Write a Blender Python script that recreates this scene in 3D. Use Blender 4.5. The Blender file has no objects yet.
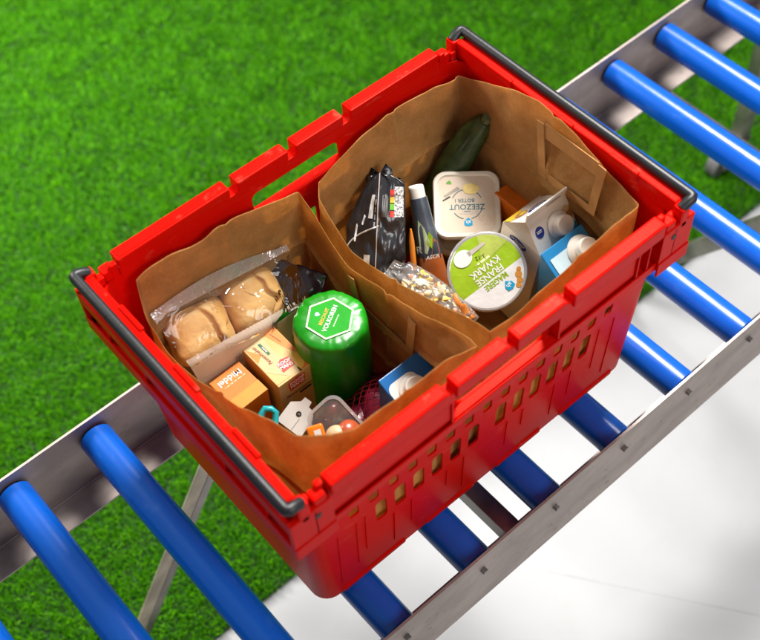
import bpy, bmesh, math, random
import numpy as np
from mathutils import Vector, Matrix, noise

random.seed(7); np.random.seed(7)
scene = bpy.context.scene
COL = scene.collection

# ------------------------------------------------------------------ camera
cam_d = bpy.data.cameras.new('camera'); cam = bpy.data.objects.new('camera', cam_d); COL.objects.link(cam)
scene.camera = cam
AX_R = Vector((0.75838608, -0.65017143, -0.04612652))      # picture right
AX_D = Vector((-0.55192128, -0.60291237, -0.5760899))      # picture down
AX_F = Vector((0.34674695, 0.46235677, -0.8160838))        # viewing direction
m = Matrix((AX_R, -AX_D, -AX_F)).transposed().to_4x4()
m.translation = Vector((-0.52635, -0.67727, 1.38256))
cam.matrix_world = m
cam_d.sensor_fit = 'HORIZONTAL'; cam_d.sensor_width = 36.0
cam_d.lens = 36.0 * 1196.52 / 760.0
cam_d.clip_start = 0.02; cam_d.clip_end = 50
cam_d.dof.use_dof = True; cam_d.dof.focus_distance = 1.53; cam_d.dof.aperture_fstop = 3.8
scene.render.resolution_x = 1024; scene.render.resolution_y = 862

# ------------------------------------------------------------------ world and lamps (an indoor hall)
w = bpy.data.worlds.new('World'); scene.world = w; w.use_nodes = True
bg = w.node_tree.nodes['Background']; bg.inputs[0].default_value = (1.0, 0.985, 0.96, 1); bg.inputs[1].default_value = 0.17

def area_lamp(name, loc, target, sx, sy, watt, col, spread=180):
    l = bpy.data.lights.new(name, 'AREA'); l.shape = 'RECTANGLE'; l.size = sx; l.size_y = sy
    l.energy = watt; l.color = col; l.spread = math.radians(spread)
    o = bpy.data.objects.new(name, l); COL.objects.link(o)
    o.location = loc
    o.rotation_euler = (Vector(target) - Vector(loc)).to_track_quat('-Z', 'Y').to_euler()
    return o
area_lamp('hall_lamp_key', (1.30, 0.72, 2.60), (0.1, 0.0, 0.1), 0.80, 0.80, 122, (1.0, 0.97, 0.92))
area_lamp('fill_lamp_front', (0.55, -2.2, 1.7), (0.0, -0.1, 0.1), 1.3, 0.9, 17, (1.0, 0.98, 0.96), 165)  # added fill with no seen source, brightens the faces towards the camera
area_lamp('hall_lamp_left', (-0.60, 2.25, 1.25), (0.1, 1.6, -0.65), 0.9, 0.8, 48, (1.0, 0.97, 0.90), 110)

vs = scene.view_settings
vs.view_transform = 'Standard'; vs.look = 'None'; vs.exposure = 0.56; vs.gamma = 1.0; vs.use_curve_mapping = False
scene.render.engine = 'CYCLES'
scene.cycles.max_bounces = 8; scene.cycles.diffuse_bounces = 4; scene.cycles.transparent_max_bounces = 16
scene.cycles.transmission_bounces = 6
scene.cycles.caustics_reflective = False; scene.cycles.caustics_refractive = False

# ------------------------------------------------------------------ materials
MATS = {}
def mat(name, col, rough=0.5, metal=0.0, coat=0.0, var=0.06, vscale=30.0, bump=0.0, bscale=60.0, spec=0.5,
        col2=None, trans=0.0, rvar=0.0, stretch=None, sss=0.0, detail=4.0):
    if name in MATS: return MATS[name]
    mt = bpy.data.materials.new(name); mt.use_nodes = True
    nt = mt.node_tree; N = nt.nodes; L = nt.links
    b = N['Principled BSDF']; out = N['Material Output']
    b.inputs['Roughness'].default_value = rough; b.inputs['Metallic'].default_value = metal
    b.inputs['Coat Weight'].default_value = coat; b.inputs['Specular IOR Level'].default_value = spec
    if sss > 0:
        b.inputs['Subsurface Weight'].default_value = sss; b.inputs['Subsurface Radius'].default_value = (0.02, 0.006, 0.003)
        b.inputs['Subsurface Scale'].default_value = 0.3
    tc = N.new('ShaderNodeTexCoord'); mp = N.new('ShaderNodeMapping'); L.new(tc.outputs['Object'], mp.inputs[0])
    if stretch: mp.inputs['Scale'].default_value = stretch
    n1 = N.new('ShaderNodeTexNoise'); n1.inputs['Scale'].default_value = vscale; n1.inputs['Detail'].default_value = detail
    L.new(mp.outputs[0], n1.inputs['Vector'])
    rp = N.new('ShaderNodeValToRGB'); L.new(n1.outputs[0], rp.inputs[0])
    c2 = col2 if col2 else tuple(c * (1 - var * 2.0) for c in col)
    c1 = col if col2 else tuple(min(1, c * (1 + var)) for c in col)
    rp.color_ramp.elements[0].position = 0.33; rp.color_ramp.elements[0].color = (*c2, 1)
    rp.color_ramp.elements[1].position = 0.67; rp.color_ramp.elements[1].color = (*c1, 1)
    L.new(rp.outputs[0], b.inputs['Base Color'])
    if rvar > 0:
        mr = N.new('ShaderNodeMapRange'); L.new(n1.outputs[0], mr.inputs[0])
        mr.inputs[3].default_value = max(0.02, rough - rvar); mr.inputs[4].default_value = min(1, rough + rvar)
        L.new(mr.outputs[0], b.inputs['Roughness'])
    nb = None
    if bump > 0:
        n2 = N.new('ShaderNodeTexNoise'); n2.inputs['Scale'].default_value = bscale; n2.inputs['Detail'].default_value = 5
        L.new(mp.outputs[0], n2.inputs['Vector'])
        nb = N.new('ShaderNodeBump'); nb.inputs['Strength'].default_value = bump; nb.inputs['Distance'].default_value = 0.004
        L.new(n2.outputs[0], nb.inputs['Height']); L.new(nb.outputs[0], b.inputs['Normal'])
    if trans > 0:
        tr = N.new('ShaderNodeBsdfTranslucent'); L.new(rp.outputs[0], tr.inputs[0])
        if nb: L.new(nb.outputs[0], tr.inputs['Normal'])
        mx = N.new('ShaderNodeMixShader'); mx.inputs[0].default_value = trans
        L.new(b.outputs[0], mx.inputs[1]); L.new(tr.outputs[0], mx.inputs[2]); L.new(mx.outputs[0], out.inputs[0])
    MATS[name] = mt
    return mt

def film(name, tint=(1, 1, 1), gloss=0.14, rough=0.08, bump=0.5, bscale=45.0, haze=0.06):
    if name in MATS: return MATS[name]
    mt = bpy.data.materials.new(name); mt.use_nodes = True
    nt = mt.node_tree; N = nt.nodes; L = nt.links; out = N['Material Output']
    N.remove(N['Principled BSDF'])
    t = N.new('ShaderNodeBsdfTransparent'); t.inputs[0].default_value = (*tint, 1)
    g = N.new('ShaderNodeBsdfGlossy'); g.inputs['Roughness'].default_value = rough
    d = N.new('ShaderNodeBsdfDiffuse'); d.inputs[0].default_value = (0.85, 0.85, 0.87, 1)
    fr = N.new('ShaderNodeFresnel'); fr.inputs[0].default_value = 1.5
    ad = N.new('ShaderNodeMath'); ad.operation = 'ADD'; ad.inputs[1].default_value = gloss; ad.use_clamp = True
    L.new(fr.outputs[0], ad.inputs[0])
    tc = N.new('ShaderNodeTexCoord')
    n = N.new('ShaderNodeTexNoise'); n.inputs['Scale'].default_value = bscale; n.inputs['Detail'].default_value = 3; n.inputs['Distortion'].default_value = 1.2
    L.new(tc.outputs['Object'], n.inputs['Vector'])
    bu = N.new('ShaderNodeBump'); bu.inputs['Strength'].default_value = bump; bu.inputs['Distance'].default_value = 0.006
    L.new(n.outputs[0], bu.inputs['Height']); L.new(bu.outputs[0], g.inputs['Normal']); L.new(bu.outputs[0], fr.inputs['Normal'])
    m1 = N.new('ShaderNodeMixShader'); m1.inputs[0].default_value = haze; L.new(t.outputs[0], m1.inputs[1]); L.new(d.outputs[0], m1.inputs[2])
    m2 = N.new('ShaderNodeMixShader'); L.new(ad.outputs[0], m2.inputs[0]); L.new(m1.outputs[0], m2.inputs[1]); L.new(g.outputs[0], m2.inputs[2])
    L.new(m2.outputs[0], out.inputs[0])
    MATS[name] = mt
    return mt

RED = mat('red_plastic', (0.72, 0.0045, 0.002), 0.36, var=0.05, vscale=9, bump=0.06, bscale=300, spec=0.12, rvar=0.08, trans=0.10)
RED.node_tree.nodes['Principled BSDF'].inputs['Specular Tint'].default_value = (1.0, 0.22, 0.12, 1)
def scuff(mt, col, amount, scale, lo, hi, stretch=(1, 1, 1)):
    """worn specks and scratches: a thresholded noise mixes a second colour and roughness into the base"""
    N = mt.node_tree.nodes; L = mt.node_tree.links
    b = N['Principled BSDF']; src = b.inputs['Base Color'].links[0].from_socket
    tc = N.new('ShaderNodeTexCoord'); mp = N.new('ShaderNodeMapping'); mp.inputs['Scale'].default_value = stretch; L.new(tc.outputs['Object'], mp.inputs[0])
    n = N.new('ShaderNodeTexNoise'); n.inputs['Scale'].default_value = scale; n.inputs['Detail'].default_value = 6; n.inputs['Roughness'].default_value = 0.65; L.new(mp.outputs[0], n.inputs['Vector'])
    m = N.new('ShaderNodeMapRange'); m.inputs[1].default_value = lo; m.inputs[2].default_value = hi; m.inputs[4].default_value = amount; L.new(n.outputs[0], m.inputs[0])
    mx = N.new('ShaderNodeMix'); mx.data_type = 'RGBA'; L.new(m.outputs[0], mx.inputs[0]); L.new(src, mx.inputs[6]); mx.inputs[7].default_value = (*col, 1)
    L.new(mx.outputs[2], b.inputs['Base Color'])
scuff(RED, (0.80, 0.16, 0.10), 0.35, 30, 0.60, 0.72, (1, 1, 3))
BAR = mat('dark_grey_bar', (0.009, 0.010, 0.013), 0.42, var=0.2, vscale=60, bump=0.06, bscale=300)
BLUE = mat('blue_roller_tube', (0.0, 0.092, 0.50), 0.27, coat=0.0, var=0.10, vscale=7, stretch=(1, .25, 1), bump=0.05, bscale=160, rvar=0.08)
scuff(BLUE, (0.03, 0.14, 0.52), 0.45, 40, 0.60, 0.72, (1, .5, 1))
STEEL = mat('brushed_steel', (0.41, 0.345, 0.315), 0.50, metal=0.55, var=0.10, vscale=34, stretch=(.4, 1, 1), bump=0.10, bscale=90, rvar=0.08)
scuff(STEEL, (0.14, 0.105, 0.09), 0.6, 60, 0.60, 0.74)
DSTEEL = mat('dull_steel', (0.34, 0.31, 0.29), 0.42, metal=0.85, var=0.2, vscale=18, bump=0.15, bscale=70, rvar=0.15)
BOLT = mat('bolt_steel', (0.34, 0.32, 0.31), 0.35, metal=0.9, var=0.2)
HUB = mat('roller_end_cap', (0.012, 0.011, 0.012), 0.5, var=0.2)
RUBBER = mat('grey_rubber', (0.12, 0.12, 0.125), 0.6, var=0.15)
def kraft(name, c1, c2, trans):
    mt = mat(name, c1, 0.72, col2=c2, vscale=30, bump=0.25, bscale=55, trans=trans, spec=0.2, detail=10)
    nt = mt.node_tree; N = nt.nodes; L = nt.links
    b = next(n for n in N if n.type == 'BSDF_PRINCIPLED'); tr = next(n for n in N if n.type == 'BSDF_TRANSLUCENT')
    bu = next(n for n in N if n.type == 'BUMP'); mp = next(n for n in N if n.type == 'MAPPING')
    # crumple creases: warped voronoi cell edges
    nz_ = N.new('ShaderNodeTexNoise'); nz_.inputs['Scale'].default_value = 9; L.new(mp.outputs[0], nz_.inputs['Vector'])
    mxv = N.new('ShaderNodeMix'); mxv.data_type = 'VECTOR'; mxv.inputs[0].default_value = 0.12
    L.new(mp.outputs[0], mxv.inputs[4]); L.new(nz_.outputs[1], mxv.inputs[5])
    vo = N.new('ShaderNodeTexVoronoi'); vo.feature = 'DISTANCE_TO_EDGE'; vo.inputs['Scale'].default_value = 13
    L.new(mxv.outputs[1], vo.inputs['Vector'])
    mr = N.new('ShaderNodeMapRange'); mr.inputs[2].default_value = 0.16; L.new(vo.outputs[0], mr.inputs[0])
    b2 = N.new('ShaderNodeBump'); b2.inputs['Strength'].default_value = 0.3; b2.inputs['Distance'].default_value = 0.003
    L.new(mr.outputs[0], b2.inputs['Height']); L.new(bu.outputs[0], b2.inputs['Normal'])
    L.new(b2.outputs[0], b.inputs['Normal']); L.new(b2.outputs[0], tr.inputs['Normal'])
    # pale pressed fibres
    fb = N.new('ShaderNodeTexNoise'); fb.inputs['Scale'].default_value = 260; fb.inputs['Detail'].default_value = 2; L.new(mp.outputs[0], fb.inputs['Vector'])
    rp = next(n for n in N if n.type == 'VALTORGB')
    mc = N.new('ShaderNodeMix'); mc.data_type = 'RGBA'; mc.blend_type = 'MULTIPLY'; mc.inputs[0].default_value = 0.35
    L.new(rp.outputs[0], mc.inputs[6]); L.new(fb.outputs[0], mc.inputs[7])
    gm = N.new('ShaderNodeGamma'); gm.inputs[1].default_value = 0.8; L.new(mc.outputs[2], gm.inputs[0])
    L.new(gm.outputs[0], b.inputs['Base Color']); L.new(gm.outputs[0], tr.inputs[0])
    return mt
KRAFT = kraft('kraft_paper', (0.78, 0.415, 0.120), (0.60, 0.295, 0.072), 0.56)
KRAFT_H = mat('kraft_handle', (0.56, 0.30, 0.105), 0.72, col2=(0.46, 0.235, 0.08), vscale=40, bump=0.2, bscale=60, trans=0.15, spec=0.25)
BLACK = mat('black_print', (0.012, 0.012, 0.014), 0.5)
WHITE = mat('white_print', (0.80, 0.80, 0.78), 0.45, var=0.02)
CREAM = mat('cream_plastic', (0.80, 0.73, 0.62), 0.33, var=0.03, coat=0.1)
CAPW = mat('white_cap_plastic', (0.80, 0.75, 0.67), 0.36, var=0.03)
TEAL = mat('teal_print', (0.02, 0.16, 0.20), 0.45)
AHB = mat('sky_blue_print', (0.0, 0.34, 0.62), 0.4)
NAVY = mat('navy_print', (0.02, 0.035, 0.22), 0.4)
REDP = mat('red_print', (0.62, 0.03, 0.015), 0.4)
BROWNP = mat('brown_print', (0.30, 0.06, 0.02), 0.5)
GREYP = mat('grey_print', (0.25, 0.24, 0.24), 0.5)
CARROT = mat('orange_card', (0.78, 0.17, 0.008), 0.42, var=0.12, vscale=30)

# ------------------------------------------------------------------ mesh helpers
class MB:
    def __init__(s): s.bm = bmesh.new()
    def verts(s, pts): return [s.bm.verts.new(p) for p in pts]
    def face(s, vs):
        try: return s.bm.faces.new(vs)
        except ValueError: return None
    def box(s, lo, hi, bev=0.0, seg=2, M=None):
        x0, y0, z0 = lo; x1, y1, z1 = hi
        v = s.verts([(x0,y0,z0),(x1,y0,z0),(x1,y1,z0),(x0,y1,z0),(x0,y0,z1),(x1,y0,z1),(x1,y1,z1),(x0,y1,z1)])
        fs = [s.face([v[i] for i in f]) for f in ((0,3,2,1),(4,5,6,7),(0,1,5,4),(1,2,6,5),(2,3,7,6),(3,0,4,7))]
        geom = v
        if bev > 0:
            es = list({e for f in fs for e in f.edges})
            r = bmesh.ops.bevel(s.bm, geom=es, offset=bev, segments=seg, affect='EDGES', profile=0.6)
            geom = [x for x in r['verts']]
            geom = list({vv for f in r['faces'] for vv in f.verts} | set(x for x in v if x.is_valid))
        if M is not None:
            for vv in geom: vv.co = M @ vv.co
        return s
    def hexa(s, P, bev=0.0, seg=2):
        v = s.verts(P)
        fs = [s.face([v[i] for i in f]) for f in ((0,3,2,1),(4,5,6,7),(0,1,5,4),(1,2,6,5),(2,3,7,6),(3,0,4,7))]
        if bev > 0:
            bmesh.ops.bevel(s.bm, geom=list({e for f in fs for e in f.edges}), offset=bev, segments=seg, affect='EDGES', profile=0.6)
        return s
    def tube(s, path, r, n=12, caps=True, up=None):
        path = [Vector(p) for p in path]; rings = []
        rr = r if hasattr(r, '__len__') else [r] * len(path)
        for i, p in enumerate(path):
            d = (path[min(i+1, len(path)-1)] - path[max(i-1, 0)]).normalized()
            u = Vector(up) if up else (Vector((0,0,1)) if abs(d.z) < 0.95 else Vector((1,0,0)))
            a = d.cross(u).normalized(); b = a.cross(d).normalized()
            rings.append(s.verts([p + a*math.cos(t)*rr[i] + b*math.sin(t)*rr[i] for t in [2*math.pi*k/n for k in range(n)]]))
        for i in range(len(rings)-1):
            for k in range(n): s.face([rings[i][k], rings[i+1][k], rings[i+1][(k+1)%n], rings[i][(k+1)%n]])
        if caps: s.face(rings[0]); s.face(rings[-1][::-1])
        return s
    def lathe(s, prof, n=40, M=None, cap0=True, cap1=True, sx=1.0, sy=1.0):
        rings = []
        for (r, z) in prof:
            pts = [Vector((r*sx*math.cos(2*math.pi*k/n), r*sy*math.sin(2*math.pi*k/n), z)) for k in range(n)]
            if M is not None: pts = [M @ p for p in pts]
            rings.append(s.verts(pts))
        for i in range(len(rings)-1):
            for k in range(n): s.face([rings[i][k], rings[i][(k+1)%n], rings[i+1][(k+1)%n], rings[i+1][k]])
        if cap0: s.face(rings[0][::-1])
        if cap1: s.face(rings[-1])
        return s
    def rings(s, R, close0=True, close1=True):
        V = [s.verts(r) for r in R]; n = len(V[0])
        for i in range(len(V)-1):
            for k in range(n): s.face([V[i][k], V[i][(k+1)%n], V[i+1][(k+1)%n], V[i+1][k]])
        if close0: s.face(V[0][::-1])
        if close1: s.face(V[-1])
        return s
    def grid(s, fn, nu, nv):
        V = [[s.bm.verts.new(fn(i/nu, j/nv)) for j in range(nv+1)] for i in range(nu+1)]
        for i in range(nu):
            for j in range(nv): s.face([V[i][j], V[i+1][j], V[i+1][j+1], V[i][j+1]])
        return s
    def prism(s, poly, z0, z1, M=None):
        a = [Vector((x, y, z0)) for x, y in poly]; b = [Vector((x, y, z1)) for x, y in poly]
        if M is not None: a = [M @ p for p in a]; b = [M @ p for p in b]
        A = s.verts(a); Bv = s.verts(b); n = len(A)
        s.face(A[::-1]); s.face(Bv)
        for k in range(n): s.face([A[k], A[(k+1)%n], Bv[(k+1)%n], Bv[k]])
        return s
    def build(s, name, material, parent=None, smooth=False, angle=35):
        bmesh.ops.recalc_face_normals(s.bm, faces=s.bm.faces)
        me = bpy.data.meshes.new(name); s.bm.to_mesh(me); s.bm.free()
        me.materials.append(material)
        if smooth:
            me.polygons.foreach_set('use_smooth', [True]*len(me.polygons))
            try: me.set_sharp_from_angle(angle=math.radians(angle))
            except Exception: pass
        o = bpy.data.objects.new(name, me); COL.objects.link(o)
        if parent: o.parent = parent
        return o

def tag(o, label, cat, group=None):
    o['label'] = label; o['category'] = cat
    if group: o['group'] = group
    return o
def thing(name, label, cat, M=None, group=None):
    o = bpy.data.objects.new(name, None); COL.objects.link(o); o.empty_display_size = 0.03
    if M is not None: o.matrix_world = M
    return tag(o, label, cat, group)
def frame(origin, xa, ya):
    xa = Vector(xa).normalized(); ya = Vector(ya); za = xa.cross(ya).normalized(); ya = za.cross(xa)
    M = Matrix((xa, ya, za)).transposed().to_4x4(); M.translation = Vector(origin); return M
def rrect(hx, hy, r, n=6):
    pts = []
    for cx, cy, a0 in ((hx-r, hy-r, 0), (-hx+r, hy-r, 90), (-hx+r, -hy+r, 180), (hx-r, -hy+r, 270)):
        for k in range(n+1):
            a = math.radians(a0 + 90*k/n); pts.append((cx + r*math.cos(a), cy + r*math.sin(a)))
    return pts
def lettering(body, size, M, material, parent, name='lettering', extrude=0.00012, space=1.0, sx=1.0, shear=0.0, bold=0.0):
    c = bpy.data.curves.new('letters', 'FONT'); c.body = body; c.size = size; c.extrude = extrude
    c.align_x = 'CENTER'; c.align_y = 'CENTER'; c.space_character = space; c.shear = shear; c.resolution_u = 3; c.offset = bold
    t = bpy.data.objects.new('letters', c); COL.objects.link(t)
    dg = bpy.context.evaluated_depsgraph_get()
    me = bpy.data.meshes.new_from_object(t.evaluated_get(dg))
    bpy.data.objects.remove(t); bpy.data.curves.remove(c)
    me.transform(M @ Matrix.Diagonal((sx, 1, 1, 1)))
    me.materials.clear(); me.materials.append(material); me.name = name
    o = bpy.data.objects.new(name, me); COL.objects.link(o); o.parent = parent
    return o
def flat(poly, M, material, parent, name, h=0.00025):
    return MB().prism(poly, 0.0, h, M).build(name, material, parent)
def tiny_lines(M, material, parent, rows, width, lh, name='small_print', seed=1):
    rnd = random.Random(seed); b = MB()
    for r in range(rows):
        x = -width/2; end = width/2 - rnd.random()*width*0.25
        while x < end:
            wl = lh*(0.6 + rnd.random()*2.6)
            b.box((x, -r*lh*1.7 - lh/2, 0), (min(x+wl, end), -r*lh*1.7 + lh/2, 0.00015), M=M)
            x += wl + lh*0.55
    o = b.build(name, material, parent); o['kind'] = 'stuff'; return o
def nz(p, s, amp, seed=0.0):
    return noise.noise(Vector(p)*s + Vector((seed, seed*1.7, -seed))) * amp
IR = AX_R.copy(); IU = -AX_D; IN = -AX_F
def idir(a, b): return IR*a + IU*b

# ------------------------------------------------------------------ floor and turf
FZ = -0.65; EDGE = 0.142
fl = MB().box((-4, -4, FZ-0.05), (5, 5, FZ))
floor_m = mat('white_floor', (0.47, 0.476, 0.49), 0.34, var=0.03, vscale=5.0, bump=0.10, bscale=26, rvar=0.08, spec=0.18, detail=10, col2=(0.445, 0.45, 0.465))
scuff(floor_m, (0.43, 0.43, 0.445), 0.55, 9, 0.54, 0.72)
floor = fl.build('floor', floor_m); floor['kind'] = 'structure'
js = MB(); jq = [(.2000, -.1508), (.4600, -.5174), (.4620, -.5160), (.2020, -.1494)]
js.hexa([(x, y, FZ+.0002) for x, y in jq] + [(x, y, FZ+.0006) for x, y in jq])
js.build('floor_seam', mat('seam_grey', (.425, .43, .445), .4), floor)
turf_base = MB().box((-2.4, EDGE+0.004, FZ+0.001), (3.2, 3.4, FZ+0.006)).build('turf_base', mat('turf_backing', (0.012, 0.05, 0.004), 0.9, vscale=60, var=0.3))
turf_base['kind'] = 'structure'

def make_turf():
    n_all = 950000
    x = np.random.uniform(-1.5, 2.5, n_all); y = np.random.uniform(EDGE, 2.7, n_all)
    # keep what a camera near here could see
    u = (x*0.82 + 0.3) ; keep = (y < 2.15 + 0.15*x) & (y > EDGE + (np.random.rand(n_all)*0.01)) & (x < 1.9 + 0.35*(0.9-y)+0.2) & (y < 1.15 + 1.35*(x+0.9)) & (x > -1.2)
    keep &= ~((x > 0.9) & (y > 1.9 - 0.95*(x-0.6)+0.35))
    x = x[keep]; y = y[keep]; n = len(x)
    h = np.random.uniform(0.010, 0.019, n); wd = np.random.uniform(0.0007, 0.0012, n)
    clump = np.array([noise.noise(Vector((a*16, b*16, 0))) for a, b in zip(x, y)])
    ang = np.random.uniform(0, 2*np.pi, n)*0.75 + clump*4.0
    lean = np.random.uniform(0.15, 1.1, n)
    dx, dy = np.cos(ang), np.sin(ang); px, py = -dy, dx
    z0 = FZ + 0.005
    P = np.zeros((n, 5, 3))
    P[:,0] = np.stack([x-px*wd, y-py*wd, np.full(n, z0)], 1); P[:,1] = np.stack([x+px*wd, y+py*wd, np.full(n, z0)], 1)
    m1 = 0.35*lean*h; m2 = 1.0*lean*h
    P[:,2] = np.stack([x+dx*m1-px*wd*.9, y+dy*m1-py*wd*.9, z0+h*0.62], 1); P[:,3] = np.stack([x+dx*m1+px*wd*.9, y+dy*m1+py*wd*.9, z0+h*0.62], 1)
    P[:,4] = np.stack([x+dx*m2, y+dy*m2, z0+h*(1.0-0.25*lean)], 1)
    me = bpy.data.meshes.new('turf')
    me.vertices.add(n*5); me.vertices.foreach_set('co', P.reshape(-1))
    base = (np.arange(n)*5)[:,None]
    F = (base + np.array([0,1,3, 0,3,2, 2,3,4])).reshape(-1)
    me.loops.add(n*9); me.loops.foreach_set('vertex_index', F.astype(np.int32))
    me.polygons.add(n*3); me.polygons.foreach_set('loop_start', (np.arange(n*3)*3).astype(np.int32))
    try: me.polygons.foreach_set('loop_total', np.full(n*3, 3, np.int32))
    except Exception: pass
    me.update(calc_edges=True); me.validate()
    at = me.attributes.new('tone', 'FLOAT', 'POINT')
    at.data.foreach_set('value', np.repeat(np.random.rand(n), 5).astype(np.float32))
    mt = bpy.data.materials.new('turf_blades'); mt.use_nodes = True; N = mt.node_tree.nodes; L = mt.node_tree.links
    b = N['Principled BSDF']; b.inputs['Roughness'].default_value = 0.6; b.inputs['Specular IOR Level'].default_value = 0.08
    a = N.new('ShaderNodeAttribute'); a.attribute_name = 'tone'
    r = N.new('ShaderNodeValToRGB'); L.new(a.outputs['Fac'], r.inputs[0])
    e = r.color_ramp.elements; e[0].position = 0; e[0].color = (0.012, 0.095, 0.0, 1); e[1].position = 1; e[1].color = (0.115, 0.40, 0.0, 1)
    k = e.new(0.6); k.color = (0.045, 0.225, 0.0, 1)
    L.new(r.outputs[0], b.inputs['Base Color'])
    tr = N.new('ShaderNodeBsdfTranslucent'); L.new(r.outputs[0], tr.inputs[0])
    mx = N.new('ShaderNodeMixShader'); mx.inputs[0].default_value = 0.18; L.new(b.outputs[0], mx.inputs[1]); L.new(tr.outputs[0], mx.inputs[2])
    L.new(mx.outputs[0], N['Material Output'].inputs[0])
    me.materials.append(mt)
    o = bpy.data.objects.new('turf', me); COL.objects.link(o)
    o['kind'] = 'stuff'; tag(o, 'bright green artificial turf blades covering the floor behind the conveyor', 'turf')
make_turf()

# ------------------------------------------------------------------ roller conveyor
CONV = thing('roller_conveyor', 'steel roller conveyor with bright blue rollers carrying the red crate', 'conveyor', Matrix.Rotation(0.0074, 4, 'Z'))
RT = 0.0035
def rail(side):
    y = 0.245 if side > 0 else -0.2555; inn = -side
    b = MB()
    prof = [(y, 0.012), (y, -0.125), (y + inn*0.047, -0.125), (y + inn*0.047, -0.125+RT), (y + inn*RT, -0.125+RT), (y + inn*RT, 0.012)]
    n = len(prof)
    A = b.verts([(-1.5, p, z) for p, z in prof]); Bv = b.verts([(2.2, p, z) for p, z in prof])
    for k in range(n): b.face([A[k], A[(k+1)%n], Bv[(k+1)%n], Bv[k]])
    b.face(A[::-1]); b.face(Bv)
    o = b.build('side_rail', STEEL, CONV)
    e = MB(); c, d = sorted((y + inn*(RT+.0002), y + inn*(RT+.0022)))
    e.box((-1.5, c, -0.1212), (2.2, d, -0.1188), 0.0006); e.build('fold_line_strip', mat('fold_line_steel', (0.55, 0.47, 0.43), 0.45, metal=0.5), o)  # added strip, its paler steel draws the bright line of the fold
    return o
rail(1); rail(-1)
PITCH = 0.1286; X0 = -0.212; RR = 0.0242; ZR = -0.025
roller_me = None
def roller_mesh():
    b = MB(); ya, yb = -0.2475, 0.2375; L_ = yb - ya; n = 40
    R = []
    for (r, yy) in ((RR-0.004, ya), (RR-0.0015, ya+0.0004), (RR, ya+0.002), (RR, ya+L_*0.5), (RR, yb-0.002), (RR-0.0015, yb-0.0004), (RR-0.004, yb)):
        R.append([(r*math.cos(2*math.pi*k/n), yy, r*math.sin(2*math.pi*k/n)) for k in range(n)])
    b.rings(R); return b
rb = roller_mesh(); first = rb.build('roller', BLUE, CONV, smooth=True)
first_kids = []
for y0, y1 in ((-0.2518, -0.2477), (0.2378, 0.2413)):
    first_kids.append(MB().tube([(0, y0, 0), (0, y1, 0)], 0.0195, 24).build('end_cap', HUB, first, smooth=True))
for y0, y1 in ((-0.2618, -0.2557), (0.2452, 0.2510)):
    first_kids.append(MB().tube([(0, y0, 0), (0, y1, 0)], 0.0042, 6).build('axle_bolt', BOLT, first))
k = 0
for i in range(-5, 14):
    if i == -5: r = first
    else:
        r = first.copy(); COL.objects.link(r); r.parent = CONV
        for ch in first_kids:
            c = ch.copy(); COL.objects.link(c); c.parent = r
    r.location = (X0 + i*PITCH, 0, ZR); r.rotation_euler = (0, random.uniform(-1.5, 1.5), 0)
def bar(name, a, b_, w, h, upv=(0, 0, 1), m_=DSTEEL, open_=False):
    a = Vector(a); b_ = Vector(b_); d = (b_-a); L_ = d.length; d.normalize()
    s = d.cross(Vector(upv)).normalized(); u = s.cross(d)
    M = Matrix((d, s, u)).transposed().to_4x4(); M.translation = a
    mb = MB().box((0, -w/2, -h/2), (L_, w/2, h/2), 0.0015, 2, M)
    return mb.build(name, m_, CONV)
bar('cross_member', (0.002, -0.24, -0.088), (0.002, 0.24, -0.088), 0.026, 0.03)
bar('cross_member', (0.80, -0.24, -0.14), (0.80, 0.24, -0.14), 0.03, 0.03)
bar('cross_member', (-0.90, -0.24, -0.14), (-0.90, 0.24, -0.14), 0.03, 0.03)
# splayed leg brace under the left part, angle section: bright face with a darker groove beside it
bar('leg_brace', (-0.150, 0.212, -0.128), (-0.478, 0.212, -0.645), 0.026, 0.004, (0, 1, 0), mat('brace_steel', (0.56, 0.48, 0.37), 0.45, metal=0.3, var=0.15, vscale=25, bump=0.1))
bar('leg_brace', (-0.123, 0.218, -0.128), (-0.451, 0.218, -0.645), 0.018, 0.016, (0, 1, 0))
bar('diagonal_brace', (0.75, -0.115, -0.135), (0.75, 0.215, -0.635), 0.03, 0.02, (1, 0, 0))
def leg(x, side):
    y = side*0.262
    bar('leg', (x, y, -0.03), (x, y, -0.585), 0.035, 0.03, (0, 1, 0))
    wheel = MB().tube([(x-0.055, y-0.013, FZ+0.034), (x-0.055, y+0.013, FZ+0.034)], 0.034, 28).build('caster_wheel', RUBBER, CONV, smooth=True)
    hb = MB().tube([(x-0.055, y-0.021, FZ+0.034), (x-0.055, y+0.021, FZ+0.034)], 0.011, 16).build('axle_hub', STEEL, wheel, smooth=True)
    f = MB()
    for s in (-1, 1): f.hexa([(x-0.07, y+s*0.017-0.0015, FZ+0.028), (x-0.045, y+s*0.017-0.0015, FZ+0.026), (x-0.045, y+s*0.017+0.0015, FZ+0.026), (x-0.07, y+s*0.017+0.0015, FZ+0.028),
                              (x-0.03, y+s*0.017-0.0015, FZ+0.074), (x+0.012, y+s*0.017-0.0015, FZ+0.074), (x+0.012, y+s*0.017+0.0015, FZ+0.074), (x-0.03, y+s*0.017+0.0015, FZ+0.074)])
    f.box((x-0.032, y-0.02, FZ+0.073), (x+0.016, y+0.02, FZ+0.079))
    f.build('caster_fork', DSTEEL, CONV)
for lx in (1.215, -0.95):
    for sd in (1, -1): leg(lx, sd)

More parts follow.
